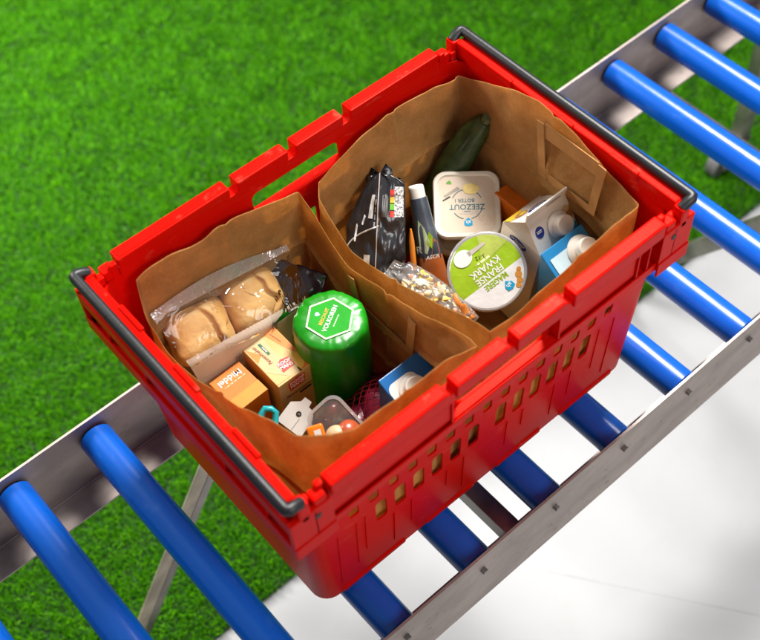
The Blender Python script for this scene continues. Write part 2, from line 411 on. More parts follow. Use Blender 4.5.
# ------------------------------------------------------------------ red crate
CRATE = thing('shopping_crate', 'red plastic crate with slotted sides and dark swing bars on blue rollers', 'crate')
HB0, HT0 = (0.2655, 0.1715), (0.2795, 0.1850); ZT = 0.306; RC = 0.024; TH = 0.0028
def hxy(z, off=0.0):
    t = z/ZT; return (HB0[0] + (HT0[0]-HB0[0])*t - off, HB0[1] + (HT0[1]-HB0[1])*t - off)
MAIN = [-0.1665, -0.1388, -0.1110, -0.0832, -0.0550, -0.0268, 0.0160, 0.0445, 0.0722, 0.1000, 0.1275, 0.1550]
UPPER = [-0.2024 + 0.02775*k for k in range(15)]
def wall_cells(length_cuts, z_cuts, holes):
    """2-D polygons of a panel with rounded rectangular openings"""
    xs = set(length_cuts); zs = set(z_cuts)
    for (a, b, c, d, r) in holes:
        xs |= {a, a+r, b-r, b}; zs |= {c, c+r, d-r, d}
    def uniq(v):
        v = sorted(v); o = [v[0]]
        for q in v[1:]:
            if q - o[-1] > 1e-6: o.append(q)
        return o
    xs = uniq(xs); zs = uniq(zs); polys = []
    for i in range(len(xs)-1):
        for j in range(len(zs)-1):
            xm, zm = (xs[i]+xs[i+1])/2, (zs[j]+zs[j+1])/2; keep = True
            for (a, b, c, d, r) in holes:
                if a < xm < b and c < zm < d:
                    keep = False
                    lx = xm < a+r; rx = xm > b-r; lz = zm < c+r; rz = zm > d-r
                    break
            if keep: polys.append([(xs[i], zs[j]), (xs[i+1], zs[j]), (xs[i+1], zs[j+1]), (xs[i], zs[j+1])])
    for (a, b, c, d, r) in holes:
        for cx, cz, sx, sz in ((a, c, 1, 1), (b, c, -1, 1), (b, d, -1, -1), (a, d, 1, -1)):
            # the corner cell (may be cut by other breakpoints, so fan straight from the corner)
            ox, oz = cx + sx*r, cz + sz*r
            bx = sorted([q for q in xs if min(cx, ox)-1e-7 <= q <= max(cx, ox)+1e-7], reverse=(sx < 0))
            bz = sorted([q for q in zs if min(cz, oz)-1e-7 <= q <= max(cz, oz)+1e-7], reverse=(sz < 0))
            arc = [(ox - sx*r*math.cos(t), oz - sz*r*math.sin(t)) for t in [math.pi/2*k/4 for k in range(1, 4)]]
            pts = [(q, cz) for q in bx] ; pts2 = [(cx, q) for q in bz[1:]]
            poly = pts2[::-1] + pts + arc[::-1]
            polys.append(poly)
    return polys
def crate_body():
    bm = bmesh.new(); cache = {}
    surf = []
    zc = [0.0, 0.008, 0.05, 0.10, 0.232, 0.25, ZT]
    holes = [(x-0.0080, x+0.0080, 0.121, 0.169, 0.0060) for x in MAIN]
    holes += [(x-0.0065, x+0.0065, 0.183, 0.214, 0.0035) for x in UPPER]
    holes_l = holes + [(-0.058, 0.070, 0.258, 0.297, 0.009)]
    holes_e = [(y-0.007, y+0.007, 0.12, 0.165, 0.004) for y in (-0.1, -0.07, -0.04, 0.04, 0.07, 0.1)] + [(-0.055, 0.055, 0.205, 0.243, 0.012)]
    XL = 0.2655 - RC; YL = 0.1715 - RC
    # all four sides must share the same z breakpoints so that the corners close
    zs = set(zc)
    for (a, b, c, d, r) in holes_l + holes_e: zs |= {c, c+r, d-r, d}
    zs = sorted(zs); zz = [zs[0]]
    for q in zs[1:]:
        if q - zz[-1] > 1e-6: zz.append(q)
    L_ = wall_cells([-XL, XL, 0.0], zz, holes_l); E_ = wall_cells([-YL, YL, 0.0], zz, holes_e)
    def pos(side, s, z, off):
        hx, hy = hxy(z); r = RC
        if side == 0: return ( s*(hx-r)/XL, -hy+off, z)
        if side == 1: return ( hx-off,  s*(hy-r)/YL, z)
        if side == 2: return (-s*(hx-r)/XL,  hy-off, z)
        if side == 3: return (-hx+off, -s*(hy-r)/YL, z)
        i = side-4; cx, cy, a0 = ((hx-r, -hy+r, -90), (hx-r, hy-r, 0), (-hx+r, hy-r, 90), (-hx+r, -hy+r, 180))[i]
        a = math.radians(a0 + 90*s); return (cx + (r-off)*math.cos(a), cy + (r-off)*math.sin(a), z)
    def vert(side, s, z, off):
        p = pos(side, s, z, off); key = tuple(round(c*200000) for c in p)
        if key not in cache: cache[key] = bm.verts.new(p)
        return cache[key]
    polys = []
    for side in (0, 2): 
        pp = L_ if side == 0 else [[(-x, z) for x, z in q][::-1] for q in L_]
        polys += [(side, q) for q in pp]
    for side in (1, 3): polys += [(side, q) for q in E_]
    NA = 7
    for c in range(4):
        for k in range(NA):
            for j in range(len(zz)-1): polys.append((4+c, [(k/NA, zz[j]), ((k+1)/NA, zz[j]), ((k+1)/NA, zz[j+1]), (k/NA, zz[j+1])]))
    ec = {}; fl_ = []
    for side, q in polys:
        o = [vert(side, s, z, 0) for s, z in q]; i = [vert(side, s, z, TH) for s, z in q]
        if len(set(o)) < 3: continue
        for f in (o, i[::-1]):
            try: bm.faces.new(f)
            except ValueError: pass
        n = len(o)
        for k in range(n):
            e = frozenset((o[k], o[(k+1) % n])); ec.setdefault(e, []).append((o[k], o[(k+1) % n], i[k], i[(k+1) % n]))
    for e, l in ec.items():
        if len(l) == 1:
            a, b, c, d = l[0]
            try: bm.faces.new([b, a, c, d])
            except ValueError: pass
    mb = MB(); mb.bm.free(); mb.bm = bm
    return mb.build('body', RED, CRATE, smooth=True, angle=30)
crate_body()
MB().prism(rrect(0.2625, 0.1685, 0.022), 0.0005, 0.004).build('base_panel', RED, CRATE)
for sx in (-1, 1):
    for (x0, x1) in ((0.02, 0.10), (0.135, 0.235)):
        for sy in (-1, 1):
            a, b = sorted((sx*x0, sx*x1)); c, d = sorted((sy*0.150, sy*0.1735))
            MB().box((a, c, -0.0006), (b, d, 0.009), 0.002).build('foot_strip', RED, CRATE)
def lip_side(sy):
    def bx(name, x0, x1, y0, y1, z0, z1, bev=0.0015):
        c, d = sorted((sy*y0, sy*y1)); return MB().box((x0, c, z0), (x1, d, z1), bev).build(name, RED, CRATE)
    bx('lip_base', -0.2465, 0.2465, 0.1812, 0.1965, 0.2985, 0.3168)
    for a, b in ((-0.2450, -0.0875), (-0.0755, 0.0005), (0.0125, 0.0865), (0.0985, 0.2450)):
        bx('lip', a, b, 0.1818, 0.2005, 0.3075, 0.3305, 0.0022)
        bx('lip', a+0.004, b-0.004, 0.1850, 0.1985, 0.3300, 0.3313, 0.0005)
    # recessed side panels between lip and flange, lower shelf, outer skirt
    bx('side_panel', -0.2440, -0.0780, 0.1830, 0.1935, 0.2600, 0.2990, 0.0012)
    bx('side_panel',  0.0850,  0.2100, 0.1830, 0.1935, 0.2600, 0.2990, 0.0012)
    bx('shelf', -0.2460, 0.2460, 0.1830, 0.1960, 0.2495, 0.2535, 0.0010)
    bx('skirt', -0.2470, 0.2470, 0.1945, 0.1975, 0.2420, 0.2560, 0.0012)
    for sx in (-1, 1):
        a, b = sorted((sx*0.2450, sx*0.2985)); bx('skirt', a, b, 0.1985, 0.2015, 0.2330, 0.2560, 0.0012)
        a, b = sorted((sx*0.2450, sx*0.2960)); bx('shelf', a, b, 0.1830, 0.1990, 0.2496, 0.2534, 0.0010)
    bx('shelf', -0.0760, 0.0830, 0.1830, 0.1943, 0.2530, 0.2572, 0.0006)
    for x in (-0.268, -0.247, -0.078, 0.084, 0.2120, 0.2300, 0.2470, 0.268):
        bx('rib', x-0.0013, x+0.0013, 0.1822, (0.2000 if abs(x) > 0.246 else 0.1962), 0.2430, 0.3040, 0.0006)
    for x in (-0.225, -0.16, -0.10, 0.11, 0.17):
        bx('rib', x-0.0012, x+0.0012, 0.1822, 0.1950, 0.2400, 0.2500, 0.0005)
    # stepped hooks and pivots at the two ends
    for sx in (-1, 1):
        def hx_(name, a, b, y0, y1, z0, z1, bev=0.002):
            a, b = sorted((sx*a, sx*b)); return bx(name, a, b, y0, y1, z0, z1, bev)
        hx_('corner_plate', 0.2460, 0.2990, 0.1925, 0.2000, 0.2520, 0.3085)
        hx_('hook', 0.2500, 0.2660, 0.1835, 0.1985, 0.3040, 0.3205, 0.003)
        hx_('hook', 0.2470, 0.2560, 0.1820, 0.1900, 0.3040, 0.3270, 0.002)
        hx_('hook', 0.2720, 0.2870, 0.1845, 0.2000, 0.2960, 0.3300, 0.004)
        hx_('hook', 0.2660, 0.2760, 0.1820, 0.1905, 0.2960, 0.3180, 0.002)
        yy = sorted((sy*0.1995, sy*0.2007))
        MB().tube([(sx*0.2650, yy[0], 0.2920), (sx*0.2650, yy[1], 0.2920)], 0.0042, 16).build('pivot_hole_shade', BLACK, CRATE)  # black disc paints the shade inside the pivot hole, no opening is cut
    # shallow moulded ridges below the slots
    for kx, x in enumerate([-0.235, -0.208, -0.195, -0.152, -0.125, -0.069, -0.041, 0.031, 0.058, 0.113, 0.142, 0.183, 0.21]):
        z0, z1 = (0.03 + 0.02*(kx % 3), 0.108 if abs(x) < 0.17 else 0.16)
        ya, yb = hxy(z0)[1], hxy(z1)[1]
        P = []
        for (zz, yw) in ((z0, ya), (z1, yb)):
            P += [(x-0.0008, sy*(yw-0.001), zz), (x+0.0008, sy*(yw-0.001), zz), (x+0.0008, sy*(yw+0.0012), zz), (x-0.0008, sy*(yw+0.0012), zz)]
        MB().hexa(P).build('moulded_ridge', RED, CRATE)
for sy in (-1, 1): lip_side(sy)
def lip_end(sx):
    def bx(name, x0, x1, y0, y1, z0, z1, bev=0.0015):
        a, b = sorted((sx*x0, sx*x1)); return MB().box((a, y0, z0), (b, y1, z1), bev).build(name, RED, CRATE)
    bx('end_lip', 0.2775, 0.2922, -0.1850, 0.1850, 0.2985, 0.3295, 0.002)
    bx('end_lip', 0.2940, 0.2992, -0.1990, 0.1990, 0.2850, 0.3060, 0.0015)
    for y in (-0.105, 0.0, 0.105): bx('end_tab', 0.2752, 0.2810, y-0.022, y+0.022, 0.3200, 0.3318, 0.0015)
    bx('shelf', 0.2760, 0.2990, -0.1990, 0.1990, 0.2496, 0.2534, 0.001)
    bx('skirt', 0.2965, 0.2993, -0.2005, 0.2005, 0.2325, 0.2562, 0.0012)
    for y in (-0.15, -0.075, 0.075, 0.15): bx('rib', 0.2770, 0.2960, y-0.0013, y+0.0013, 0.2350, 0.3000, 0.0006)
    b = MB(); s = sx
    pts = []
    def corner(sy):
        return [(s*0.2780, sy*0.1930, 0.3265), (s*0.2860, sy*0.1940, 0.3315), (s*0.2925, sy*0.1945, 0.3334), (s*0.2948, sy*0.1930, 0.3336), (s*0.2953, sy*0.1900, 0.3336)]
    pts = corner(-1) + [(s*0.2953, -0.10, 0.3336), (s*0.2953, 0.10, 0.3336)] + corner(1)[::-1]
    b.tube(pts, 0.0066, 16).build('swing_bar', BAR, CRATE, smooth=True)
for sx in (-1, 1): lip_end(sx)

# ------------------------------------------------------------------ paper bags
def paper_bag(name, label, rim, rect, seed, zfl):
    x0, x1, y0, y1 = rect; cx, cy = (x0+x1)/2, (y0+y1)/2; hx, hy = (x1-x0)/2, (y1-y0)/2
    root = thing(name, label, 'bag', Matrix.Translation((cx, cy, zfl)), 'paper bags in the crate')
    rim = [Vector(p) for p in rim]; n = len(rim); N = 260
    seg = [(rim[(i+1) % n]-rim[i]).length for i in range(n)]; tot = sum(seg)
    pts = []
    # Catmull-Rom in z, straight in plan, so corners stay folded but the edge waves
    for k in range(N):
        d = tot*k/N; i = 0
        while d > seg[i]: d -= seg[i]; i += 1
        t = d/seg[i]; p = rim[i].lerp(rim[(i+1) % n], t)
        a, b_, c, e = rim[i-1].z, rim[i].z, rim[(i+1) % n].z, rim[(i+2) % n].z
        z = 0.5*((2*b_) + (-a+c)*t + (2*a-5*b_+4*c-e)*t*t + (-a+3*b_-3*c+e)*t*t*t)
        p.z = z; pts.append(p)
    NV = 110; R = []
    for j in range(NV+1):
        h = j/NV; ring = []
        for p in pts:
            dx, dy = (p.x-cx)/hx, (p.y-cy)/hy; mxx = max(abs(dx), abs(dy), 1e-6)
            bx_, by_ = cx + dx/mxx*hx, cy + dy/mxx*hy
            q = Vector((bx_, by_, zfl)).lerp(p, h)
            nrm = Vector((dx/mxx if abs(dx) >= abs(dy) else 0, dy/mxx if abs(dy) > abs(dx) else 0, 0))
            w = math.sin(math.pi*min(1, h*0.9+0.05))
            amp = 0.0045*(0.35+w)
            off = nz(q, 14, amp, seed) + nz(q, 36, 0.0016, seed+3) - abs(nz(q, 8, 0.004, seed+9))
            for hc, dep in ((0.66, 0.0050), (0.36, 0.0035)):           # pressed fold lines
                off -= dep*math.exp(-((h-hc - nz((q.x, q.y, 0), 9, .02, seed))/0.010)**2)
            off -= 0.0035*math.exp(-((q.y-cy)/0.004)**2)*(1 if abs(dx) > abs(dy) else 0) + 0.0030*math.exp(-((q.x-cx-.02)/0.004)**2)*(1 if abs(dy) > abs(dx) else 0)
            if nrm.y < -.5 and abs(dx) < .96: off = off*.6 + .0065*math.sin(math.pi*min(1, h*1.15))
            q = q + nrm*off
            if j == NV: q.z += nz((q.x*1.0, q.y, 0), 45, 0.0014, seed+5)
            ring.append(q - Vector((cx, cy, zfl)))
        R.append(ring)
    mb = MB(); mb.rings(R, True, False)
    sh = mb.build('paper', KRAFT, root, smooth=True, angle=60)
    so = sh.modifiers.new('thickness', 'SOLIDIFY'); so.thickness = 0.0005; so.offset = -1
    return root
def strap(root, pts, w, nrm, t=0.0012, name='handle'):
    """flat paper ribbon through pts, each leg a mitred quad strip"""
    inv = root.matrix_world.inverted() if root.parent is None else Matrix()
    nrm = Vector(nrm); P = [Vector(p) for p in pts]; L = []; Rr = []
    for i, p in enumerate(P):
        d0 = (P[i]-P[i-1]).normalized() if i > 0 else (P[1]-P[0]).normalized()
        d1 = (P[i+1]-P[i]).normalized() if i < len(P)-1 else d0
        s0 = nrm.cross(d0).normalized(); s1 = nrm.cross(d1).normalized(); s = (s0+s1).normalized()
        k = w/2/max(0.4, s.dot(s0)); L.append(p+s*k); Rr.append(p-s*k)
    b = MB(); lo = [], []
    A = b.verts([q for q in L]); Bv = b.verts([q for q in Rr]); A2 = b.verts([q+nrm*t for q in L]); B2 = b.verts([q+nrm*t for q in Rr])
    for i in range(len(P)-1):
        b.face([A2[i], A2[i+1], B2[i+1], B2[i]]); b.face([A[i], Bv[i], Bv[i+1], A[i+1]])
        b.face([A[i], A[i+1], A2[i+1], A2[i]]); b.face([Bv[i], B2[i], B2[i+1], Bv[i+1]])
    b.face([A[0], A2[0], B2[0], Bv[0]]); b.face([A[-1], Bv[-1], B2[-1], A2[-1]])
    o = b.build(name, KRAFT_H, root); o.data.transform(Matrix.Translation(-root.location)); return o

rimL = [(-.238,.166,.303), (-.1934,.168,.3075), (-.146,.168,.2955), (-.1227,.168,.3015), (-.055,.168,.2875), (-.002,.168,.272),
        (-.003,.115,.236), (-.004,.07,.214), (-.004,0,.233), (-.004,-.08,.263), (-.004,-.14,.288), (-.006,-.158,.292),
        (-.05,-.16,.311), (-.085,-.16,.312), (-.12,-.16,.312), (-.148,-.16,.3165), (-.182,-.16,.315), (-.205,-.15,.317),
        (-.231,-.12,.308), (-.2366,-.085,.302), (-.249,-.038,.283), (-.252,.0155,.2600), (-.252,.075,.231), (-.252,.123,.228), (-.250,.146,.252)]
bagL = paper_bag('paper_bag', 'open brown kraft paper bag holding the bread and green roll', rimL, (-.256, -.006, -.166, .162), 2.0, 0.0055)
rimR = [(.028,.167,.266), (.059,.168,.2816), (.101,.168,.2965), (.159,.168,.3035), (.2186,.168,.2988), (.268,.167,.292),
        (.269,.113,.3146), (.271,.0445,.3390), (.270,-.015,.3400), (.270,-.075,.3195), (.269,-.11,.3060), (.262,-.147,.305),
        (.2198,-.157,.3215), (.1799,-.158,.3180), (.133,-.158,.308), (.086,-.158,.303), (.0558,-.158,.294), (.012,-.157,.297),
        (.008,-.135,.3000), (.006,-.0785,.2785), (.005,.0015,.2465), (.005,.078,.2255), (.007,.115,.246), (.014,.150,.262)]
bagR = paper_bag('paper_bag', 'open brown kraft paper bag holding butter tub, quark and milk cartons', rimR, (.006, .258, -.166, .162), 11.0, 0.0055)
strap(bagR, [(.262, .016, .322), (.2625, .006, .238), (.2620, -.080, .238), (.262, -.087, .322)], .012, (-1, 0, 0))
MB().box((.2620, -.080, .300), (.2632, .008, .324)).build('handle_patch', KRAFT_H, bagR).data.transform(Matrix.Translation(-bagR.location))
strap(bagL, [(-.0100, .064, .205), (-.0105, .055, .160), (-.0105, -.045, .160), (-.0100, -.052, .232)], .013, (-1, 0, 0))

# ------------------------------------------------------------------ left bag: rusk roll
roll = thing('rusk_roll', 'green plastic wrapped roll of rusks standing on end with hexagon print', 'rusk roll', Matrix.Translation((-.068, .035, .0095)))
GREENF = mat('green_film', (0.008, 0.29, 0.008), 0.30, var=0.2, vscale=14, bump=0.40, bscale=24, spec=.5)
def roll_mesh():
    n = 96; R = []; H = .190; rad = .0475
    prof = [(rad*.96, .0), (rad, .006)] + [(rad, .006 + (H-.02)*k/14) for k in range(1, 15)] + [(rad*.99, H-.006), (rad*.965, H-.002), (rad*.90, H), (rad*.76, H+.001), (rad*.5, H+.0006), (rad*.25, H+.0005)]
    for (r, z) in prof:
        ring = []
        for k in range(n):
            a = 2*math.pi*k/n
            # octagonal folded shoulder near the top, round lower down
            t = max(0, (z-.14)/.05)
            oct_ = 1 - 0.045*t*abs(math.sin(3.5*a+.4))
            wr = nz((math.cos(a)*2, math.sin(a)*2, z*14), 2.2, .03, 4)
            fold = 0
            if z > H-.012 and r > rad*.8: fold = nz((math.cos(a)*r*150, math.sin(a)*r*150, 1), 1.0, .0022, 7) - abs(nz((a*2.6, 3, 1), 2.0, .003, 9))
            rr = r*oct_*(1+wr*.5)
            ring.append((rr*math.cos(a), rr*math.sin(a), z + fold))
        R.append(ring)
    return MB().rings(R)
roll_mesh().build('wrapper', GREENF, roll, smooth=True, angle=70)
Mr = frame((0, 0, .1918), idir(.36, 1.4) - Vector((0,0,idir(.36,1.4).z)), (-1, 0, 0))
hexo = [(.0315*math.cos(math.radians(60*k+12)), .0315*math.sin(math.radians(60*k+12))) for k in range(6)]
hexi = [(x*.925, y*.925) for x, y in hexo]
MB().rings([[Mr @ Vector((x, y, z)) for x, y in q] for q, z in ((hexo, 0), (hexo, .0004), (hexi, .0004), (hexi, 0), (hexo, 0))], False, False).build('hexagon_border', mat('pale_green_print', (0.62, 0.85, 0.5), .4), roll)
flat([(x*.99, y*.99) for x, y in hexi], Mr, mat('green_print', (0.008, 0.31, 0.010), .6, bump=.25, bscale=60, spec=.2), roll, 'hexagon_panel', .0002)
lettering('BESCHUIT', .0062, Mr @ Matrix.Translation((0, .0075, .0005)), mat('amber_print', (.8, .42, .03), .4), roll, sx=.95, bold=0.000045)
lettering('VOLKOREN', .0082, Mr @ Matrix.Translation((0, -.0005, .0005)), WHITE, roll, sx=.95, bold=0.000090)
tiny_lines(Mr @ Matrix.Translation((0, -.0085, .0003)), mat('pale_green_print', (0,0,0)), roll, 1, .02, .0012, seed=3)
flat([(-.0028, .002), (-.0028, -.0005), (0, -.0034), (.0028, -.0005), (.0028, .002), (0, .0032)], Mr @ Matrix.Translation((.001, .0165, .0003)), mat('pale_blue_print', (.45, .68, .9), .4), roll, 'brand_mark')

# ------------------------------------------------------------------ left bag: pancake box
PB = thing('pancake_mix_box', 'yellow and cream carton box with red logo beside the green roll', 'box', Matrix.Translation((-.1370, .0620, .0065)))
CARD_Y = mat('cream_yellow_card', (.64, .45, .17), .46, col2=(.62, .36, .10), vscale=14, bump=.04, bscale=200)
bw, bd, bh = .0255, .0395, .1535
MB().box((-bw, -bd, 0), (bw, bd, bh), .0009, 2).build('carton', CARD_Y, PB)
Mt = frame((0, 0, bh), (1, 0, 0), (0, 1, 0))
ORP = mat('orange_print', (.80, .26, .03), .4, col2=(.76, .20, .02), vscale=40); YLP = mat('yellow_print', (.88, .60, .10), .4)
PCR = mat('pale_cream_print', (.62, .46, .24), .5, spec=.3)
flat([(-bw*.97, bd*.97), (-bw*.97, -bd*.3), (-.003, -bd*.97), (.012, -bd*.97), (.002, .004), (.004, bd*.97)], Mt, PCR, PB, 'print_panel')
flat([(.006, bd*.97), (bw*.98, bd*.97), (bw*.98, -.016), (.016, .002)], Mt, ORP, PB, 'print_panel')
flat([(bw*.98, -.018), (bw*.98, -bd*.97), (.008, -bd*.97), (.016, -.004)], Mt, YLP, PB, 'print_panel')
flat([(-.0235, .031), (-.013, .012), (-.0235, .004)], Matrix.Translation((0, 0, .00025)) @ Mt, ORP, PB, 'print_panel')
flat([(.0235, -.030), (bw*.98, -bd*.97), (.012, -bd*.97)], Matrix.Translation((0, 0, .00025)) @ Mt, ORP, PB, 'print_panel')
Ml = Matrix.Translation((0, 0, .0004)) @ Mt
flat([(-.008, -.027), (.010, -.026), (.011, -.012), (.0, -.009), (-.0075, -.013)], Ml, REDP, PB, 'logo_panel')
logoR = Ml @ Matrix.Translation((.0012, -.0185, .0004)) @ Matrix.Rotation(math.radians(-8), 4, 'Z')
lettering('KOOP', .0068, logoR @ Matrix.Translation((0, .0030, 0)), WHITE, PB, bold=0.000135, sx=.95)
lettering('MANS', .0068, logoR @ Matrix.Translation((0, -.0030, 0)), WHITE, PB, bold=0.000135, sx=.95)
wt = Ml @ Matrix.Translation((-.0125, .0100, .0002)) @ Matrix.Rotation(math.radians(95), 4, 'Z')
lettering('Pannenkoeken', .0072, wt, BROWNP, PB, shear=.25, sx=.82)
gt = Ml @ Matrix.Translation((-.0050, .0165, 0)) @ Matrix.Rotation(math.radians(92), 4, 'Z')
flat([(-.0105, -.0018), (.0105, -.0018), (.0105, .0018), (-.0105, .0018)], gt, mat('bottle_green_print', (.01, .12, .05), .4), PB, 'print_band')
tiny_lines(Matrix.Translation((0, 0, .0004)) @ gt, WHITE, PB, 1, .012, .0014, seed=6)
tiny_lines(Ml @ Matrix.Translation((.016, .020, .0002)) @ Matrix.Rotation(math.radians(-80), 4, 'Z'), BROWNP, PB, 1, .02, .0009, seed=8)
# front face (towards the near wall)
Mf = frame((0, -bd, bh), (1, 0, 0), (0, 0, 1)) 
flat([(-.0245, -.001), (-.0245, -.10), (-.004, -.10), (-.010, -.02)], Mf, PCR, PB, 'print_panel')
flat([(-.011, -.024), (.012, -.024), (.014, -.006), (.002, -.0035), (-.012, -.007)], Matrix.Translation((0, -.0003, 0)) @ Mf, REDP, PB, 'logo_panel')
lf = Matrix.Translation((0, -.0007, 0)) @ Mf
lettering('KOOP', .0080, lf @ Matrix.Translation((.001, -.0105, 0)), WHITE, PB, bold=0.000135)
lettering('MANS', .0080, lf @ Matrix.Translation((.001, -.0180, 0)), WHITE, PB, bold=0.000135)
lettering('Pannenkoeken', .0072, lf @ Matrix.Translation((.002, -.033, 0)), BROWNP, PB, shear=.25, sx=.95)
flat([(.002, -.0415), (.020, -.0415), (.020, -.038), (.002, -.038)], lf, BLACK, PB, 'print_band')
# tuck flap line on the lid
MB().box((-bw, -.0365, bh+.0001), (bw, -.0360, bh+.0006)).build('flap_edge', CARD_Y, PB)
MB().hexa([(-bw-.0004, -bd, bh-.004), (-bw, -bd, bh-.004), (-bw, bd, bh-.004), (-bw-.0004, bd, bh-.004), (-bw-.0004, -bd, bh-.0035), (-bw, -bd, bh-.0035), (-bw, bd, bh-.0035), (-bw-.0004, bd, bh-.0035)]).build('flap_edge', ORP, PB)

# ------------------------------------------------------------------ left bag: orange box
OB = thing('orange_box', 'plain orange carton box with white lettering at the left bag wall', 'box', Matrix.Translation((-.1955, .0625, .0065)) @ Matrix.Rotation(math.radians(2), 4, 'Z'))
OC = mat('amber_card', (.62, .185, .005), .48, col2=(.58, .14, .003), vscale=22, bump=.04, bscale=200)
MB().box((-.0235, -.0285, 0), (.0235, .0285, .1440), .0009, 2).build('carton', OC, OB)
Mo = frame((.000, .017, .1442), (-1, -.0, 0), (0, -1, 0))
lettering('Middel', .0125, Mo @ Matrix.Translation((-.0, 0, .0001)), WHITE, OB, bold=0.000135)
tiny_lines(Mo @ Matrix.Translation((.0, .0085, .0001)), PCR, OB, 1, .036, .0022, seed=11)
flat([(-.0235, -.0285), (.0235, -.0285), (.0235, -.0095), (-.0235, -.0095)], frame((0, 0, .1441), (1, 0, 0), (0, 1, 0)), mat('light_amber_card', (.66, .25, .008), .48, vscale=22), OB, 'lid_flap', .0006)

# ------------------------------------------------------------------ left bag: bread bag and two bread rolls
def bread_pt(u, v):
    """bag front surface: u left to right, v 0 top edge .. 1 bottom edge"""
    L_ = Vector((-.2380, .1530, .236)); Rr = Vector((-.0360, .1560, .196))
    top = L_.lerp(Rr, u)
    if v < .5: d = Vector((0, -.66, -.75))*(.145*v)
    else: d = Vector((0, -.66, -.75))*.0725 + Vector((0, -.14, -.99))*(.17*(v-.5))
    p = top + d
    s = math.sin(math.pi*u)*math.sin(math.pi*min(1, v*1.1))
    p += Vector((-.1, -.6, .8))*(.017*s)
    p.x += (u-.5)*-.030*v
    return p
BRD = thing('bread_bag', 'paper and clear film bag of bread leaning on the left bag wall', 'bread bag', Matrix.Translation((-.14, .12, .10)))
off = Matrix.Translation((.14, -.12, -.10))
PAPER = mat('bread_paper', (.66, .54, .43), .65, col2=(.60, .47, .36), vscale=30, bump=.25, bscale=40, trans=.1)
def wr(p, a, s=30, sd=1): return p + Vector((-.3, -.6, .7))*(nz(p, s, a, sd))
def saw(u): return .012*abs(((u*34) % 1)-.5)
FILM = film('clear_film', gloss=0.0, bump=.7, bscale=26, haze=.01)
o = MB().grid(lambda u, v: wr(bread_pt(u, -.04 + v*.56), .004, 34, 2) + Vector((0, 0, .004*math.sin(u*9))), 60, 22).build('film_window', FILM, BRD, smooth=True, angle=180); o.data.transform(off)
o = MB().grid(lambda u, v: wr(bread_pt(u, (.43 + saw(u)) + v*.57), .003, 20, 2) + Vector((0, -.0010, .0012)), 140, 16).build('paper_band', PAPER, BRD, smooth=True, angle=180); o.data.transform(off)
o = MB().grid(lambda u, v: wr(bread_pt(u, v) + Vector((.0, .050*math.sin(math.pi*min(1, v+.02))**.6 + .001, -.030*math.sin(math.pi*v))), .003, 25, 5), 40, 22).build('back_panel', mat('bread_inner', (.42, .20, .08), .7, vscale=40, var=.2), BRD, smooth=True, angle=180); o.data.transform(off)
# clear seal strip along the top edge, standing up
def seal(u, v):
    p = bread_pt(u, 0); return wr(p + Vector((0, .006*v, .016*v*math.sin(math.pi*min(1, u*1.05+.02)) + .006*v)), .003, 30, 6)
o = MB().grid(seal, 60, 5).build('seal_strip', film('seal_film', gloss=.12, haze=.30, bump=.9, bscale=40), BRD, smooth=True, angle=180); o.data.transform(off)
# printed small text on the paper band
def on_band(u, v, ang=0):
    p = bread_pt(u, v); px = (bread_pt(u+.02, v)-bread_pt(u-.02, v)); pv = (bread_pt(u, v-.02)-bread_pt(u, v+.02))
    f = frame(p + Vector((0, -.0030, .0032)), px, pv) @ Matrix.Rotation(ang, 4, 'Z'); f.translation -= Vector((-.14, .12, .10)); return f
DKP = mat('dark_brown_print', (.09, .06, .05), .6)
tiny_lines(on_band(.62, .545, math.radians(90)), DKP, BRD, 5, .022, .0011, seed=21)
tiny_lines(on_band(.30, .66, math.radians(90)), DKP, BRD, 5, .018, .0011, seed=22)
flat([(-.013, -.0022), (.013, -.0022), (.013, .0022), (-.013, .0022)], on_band(.84, .475), DKP, BRD, 'print_band')
tiny_lines(on_band(.84, .475) @ Matrix.Translation((0, 0, .0004)), PAPER, BRD, 1, .018, .0018, seed=23)

CRUST = mat('bread_crust', (.78, .50, .20), .5, col2=(.66, .36, .11), vscale=40, bump=.22, bscale=150, detail=8)
def toasted(mt):
    N = mt.node_tree.nodes; L = mt.node_tree.links; b = N['Principled BSDF']; src = b.inputs['Base Color'].links[0].from_socket
    a = N.new('ShaderNodeAttribute'); a.attribute_name = 'toast'
    rp = N.new('ShaderNodeValToRGB'); L.new(a.outputs['Fac'], rp.inputs[0])
    e = rp.color_ramp.elements; e[0].position = 0; e[0].color = (1, 1, .95, 1); e[1].position = 1; e[1].color = (.32, .18, .09, 1); e.new(.45).color = (.95, .85, .70, 1)
    mx = N.new('ShaderNodeMix'); mx.data_type = 'RGBA'; mx.blend_type = 'MULTIPLY'; mx.inputs[0].default_value = 1
    L.new(src, mx.inputs[6]); L.new(rp.outputs[0], mx.inputs[7]); L.new(mx.outputs[2], b.inputs['Base Color'])
toasted(CRUST)
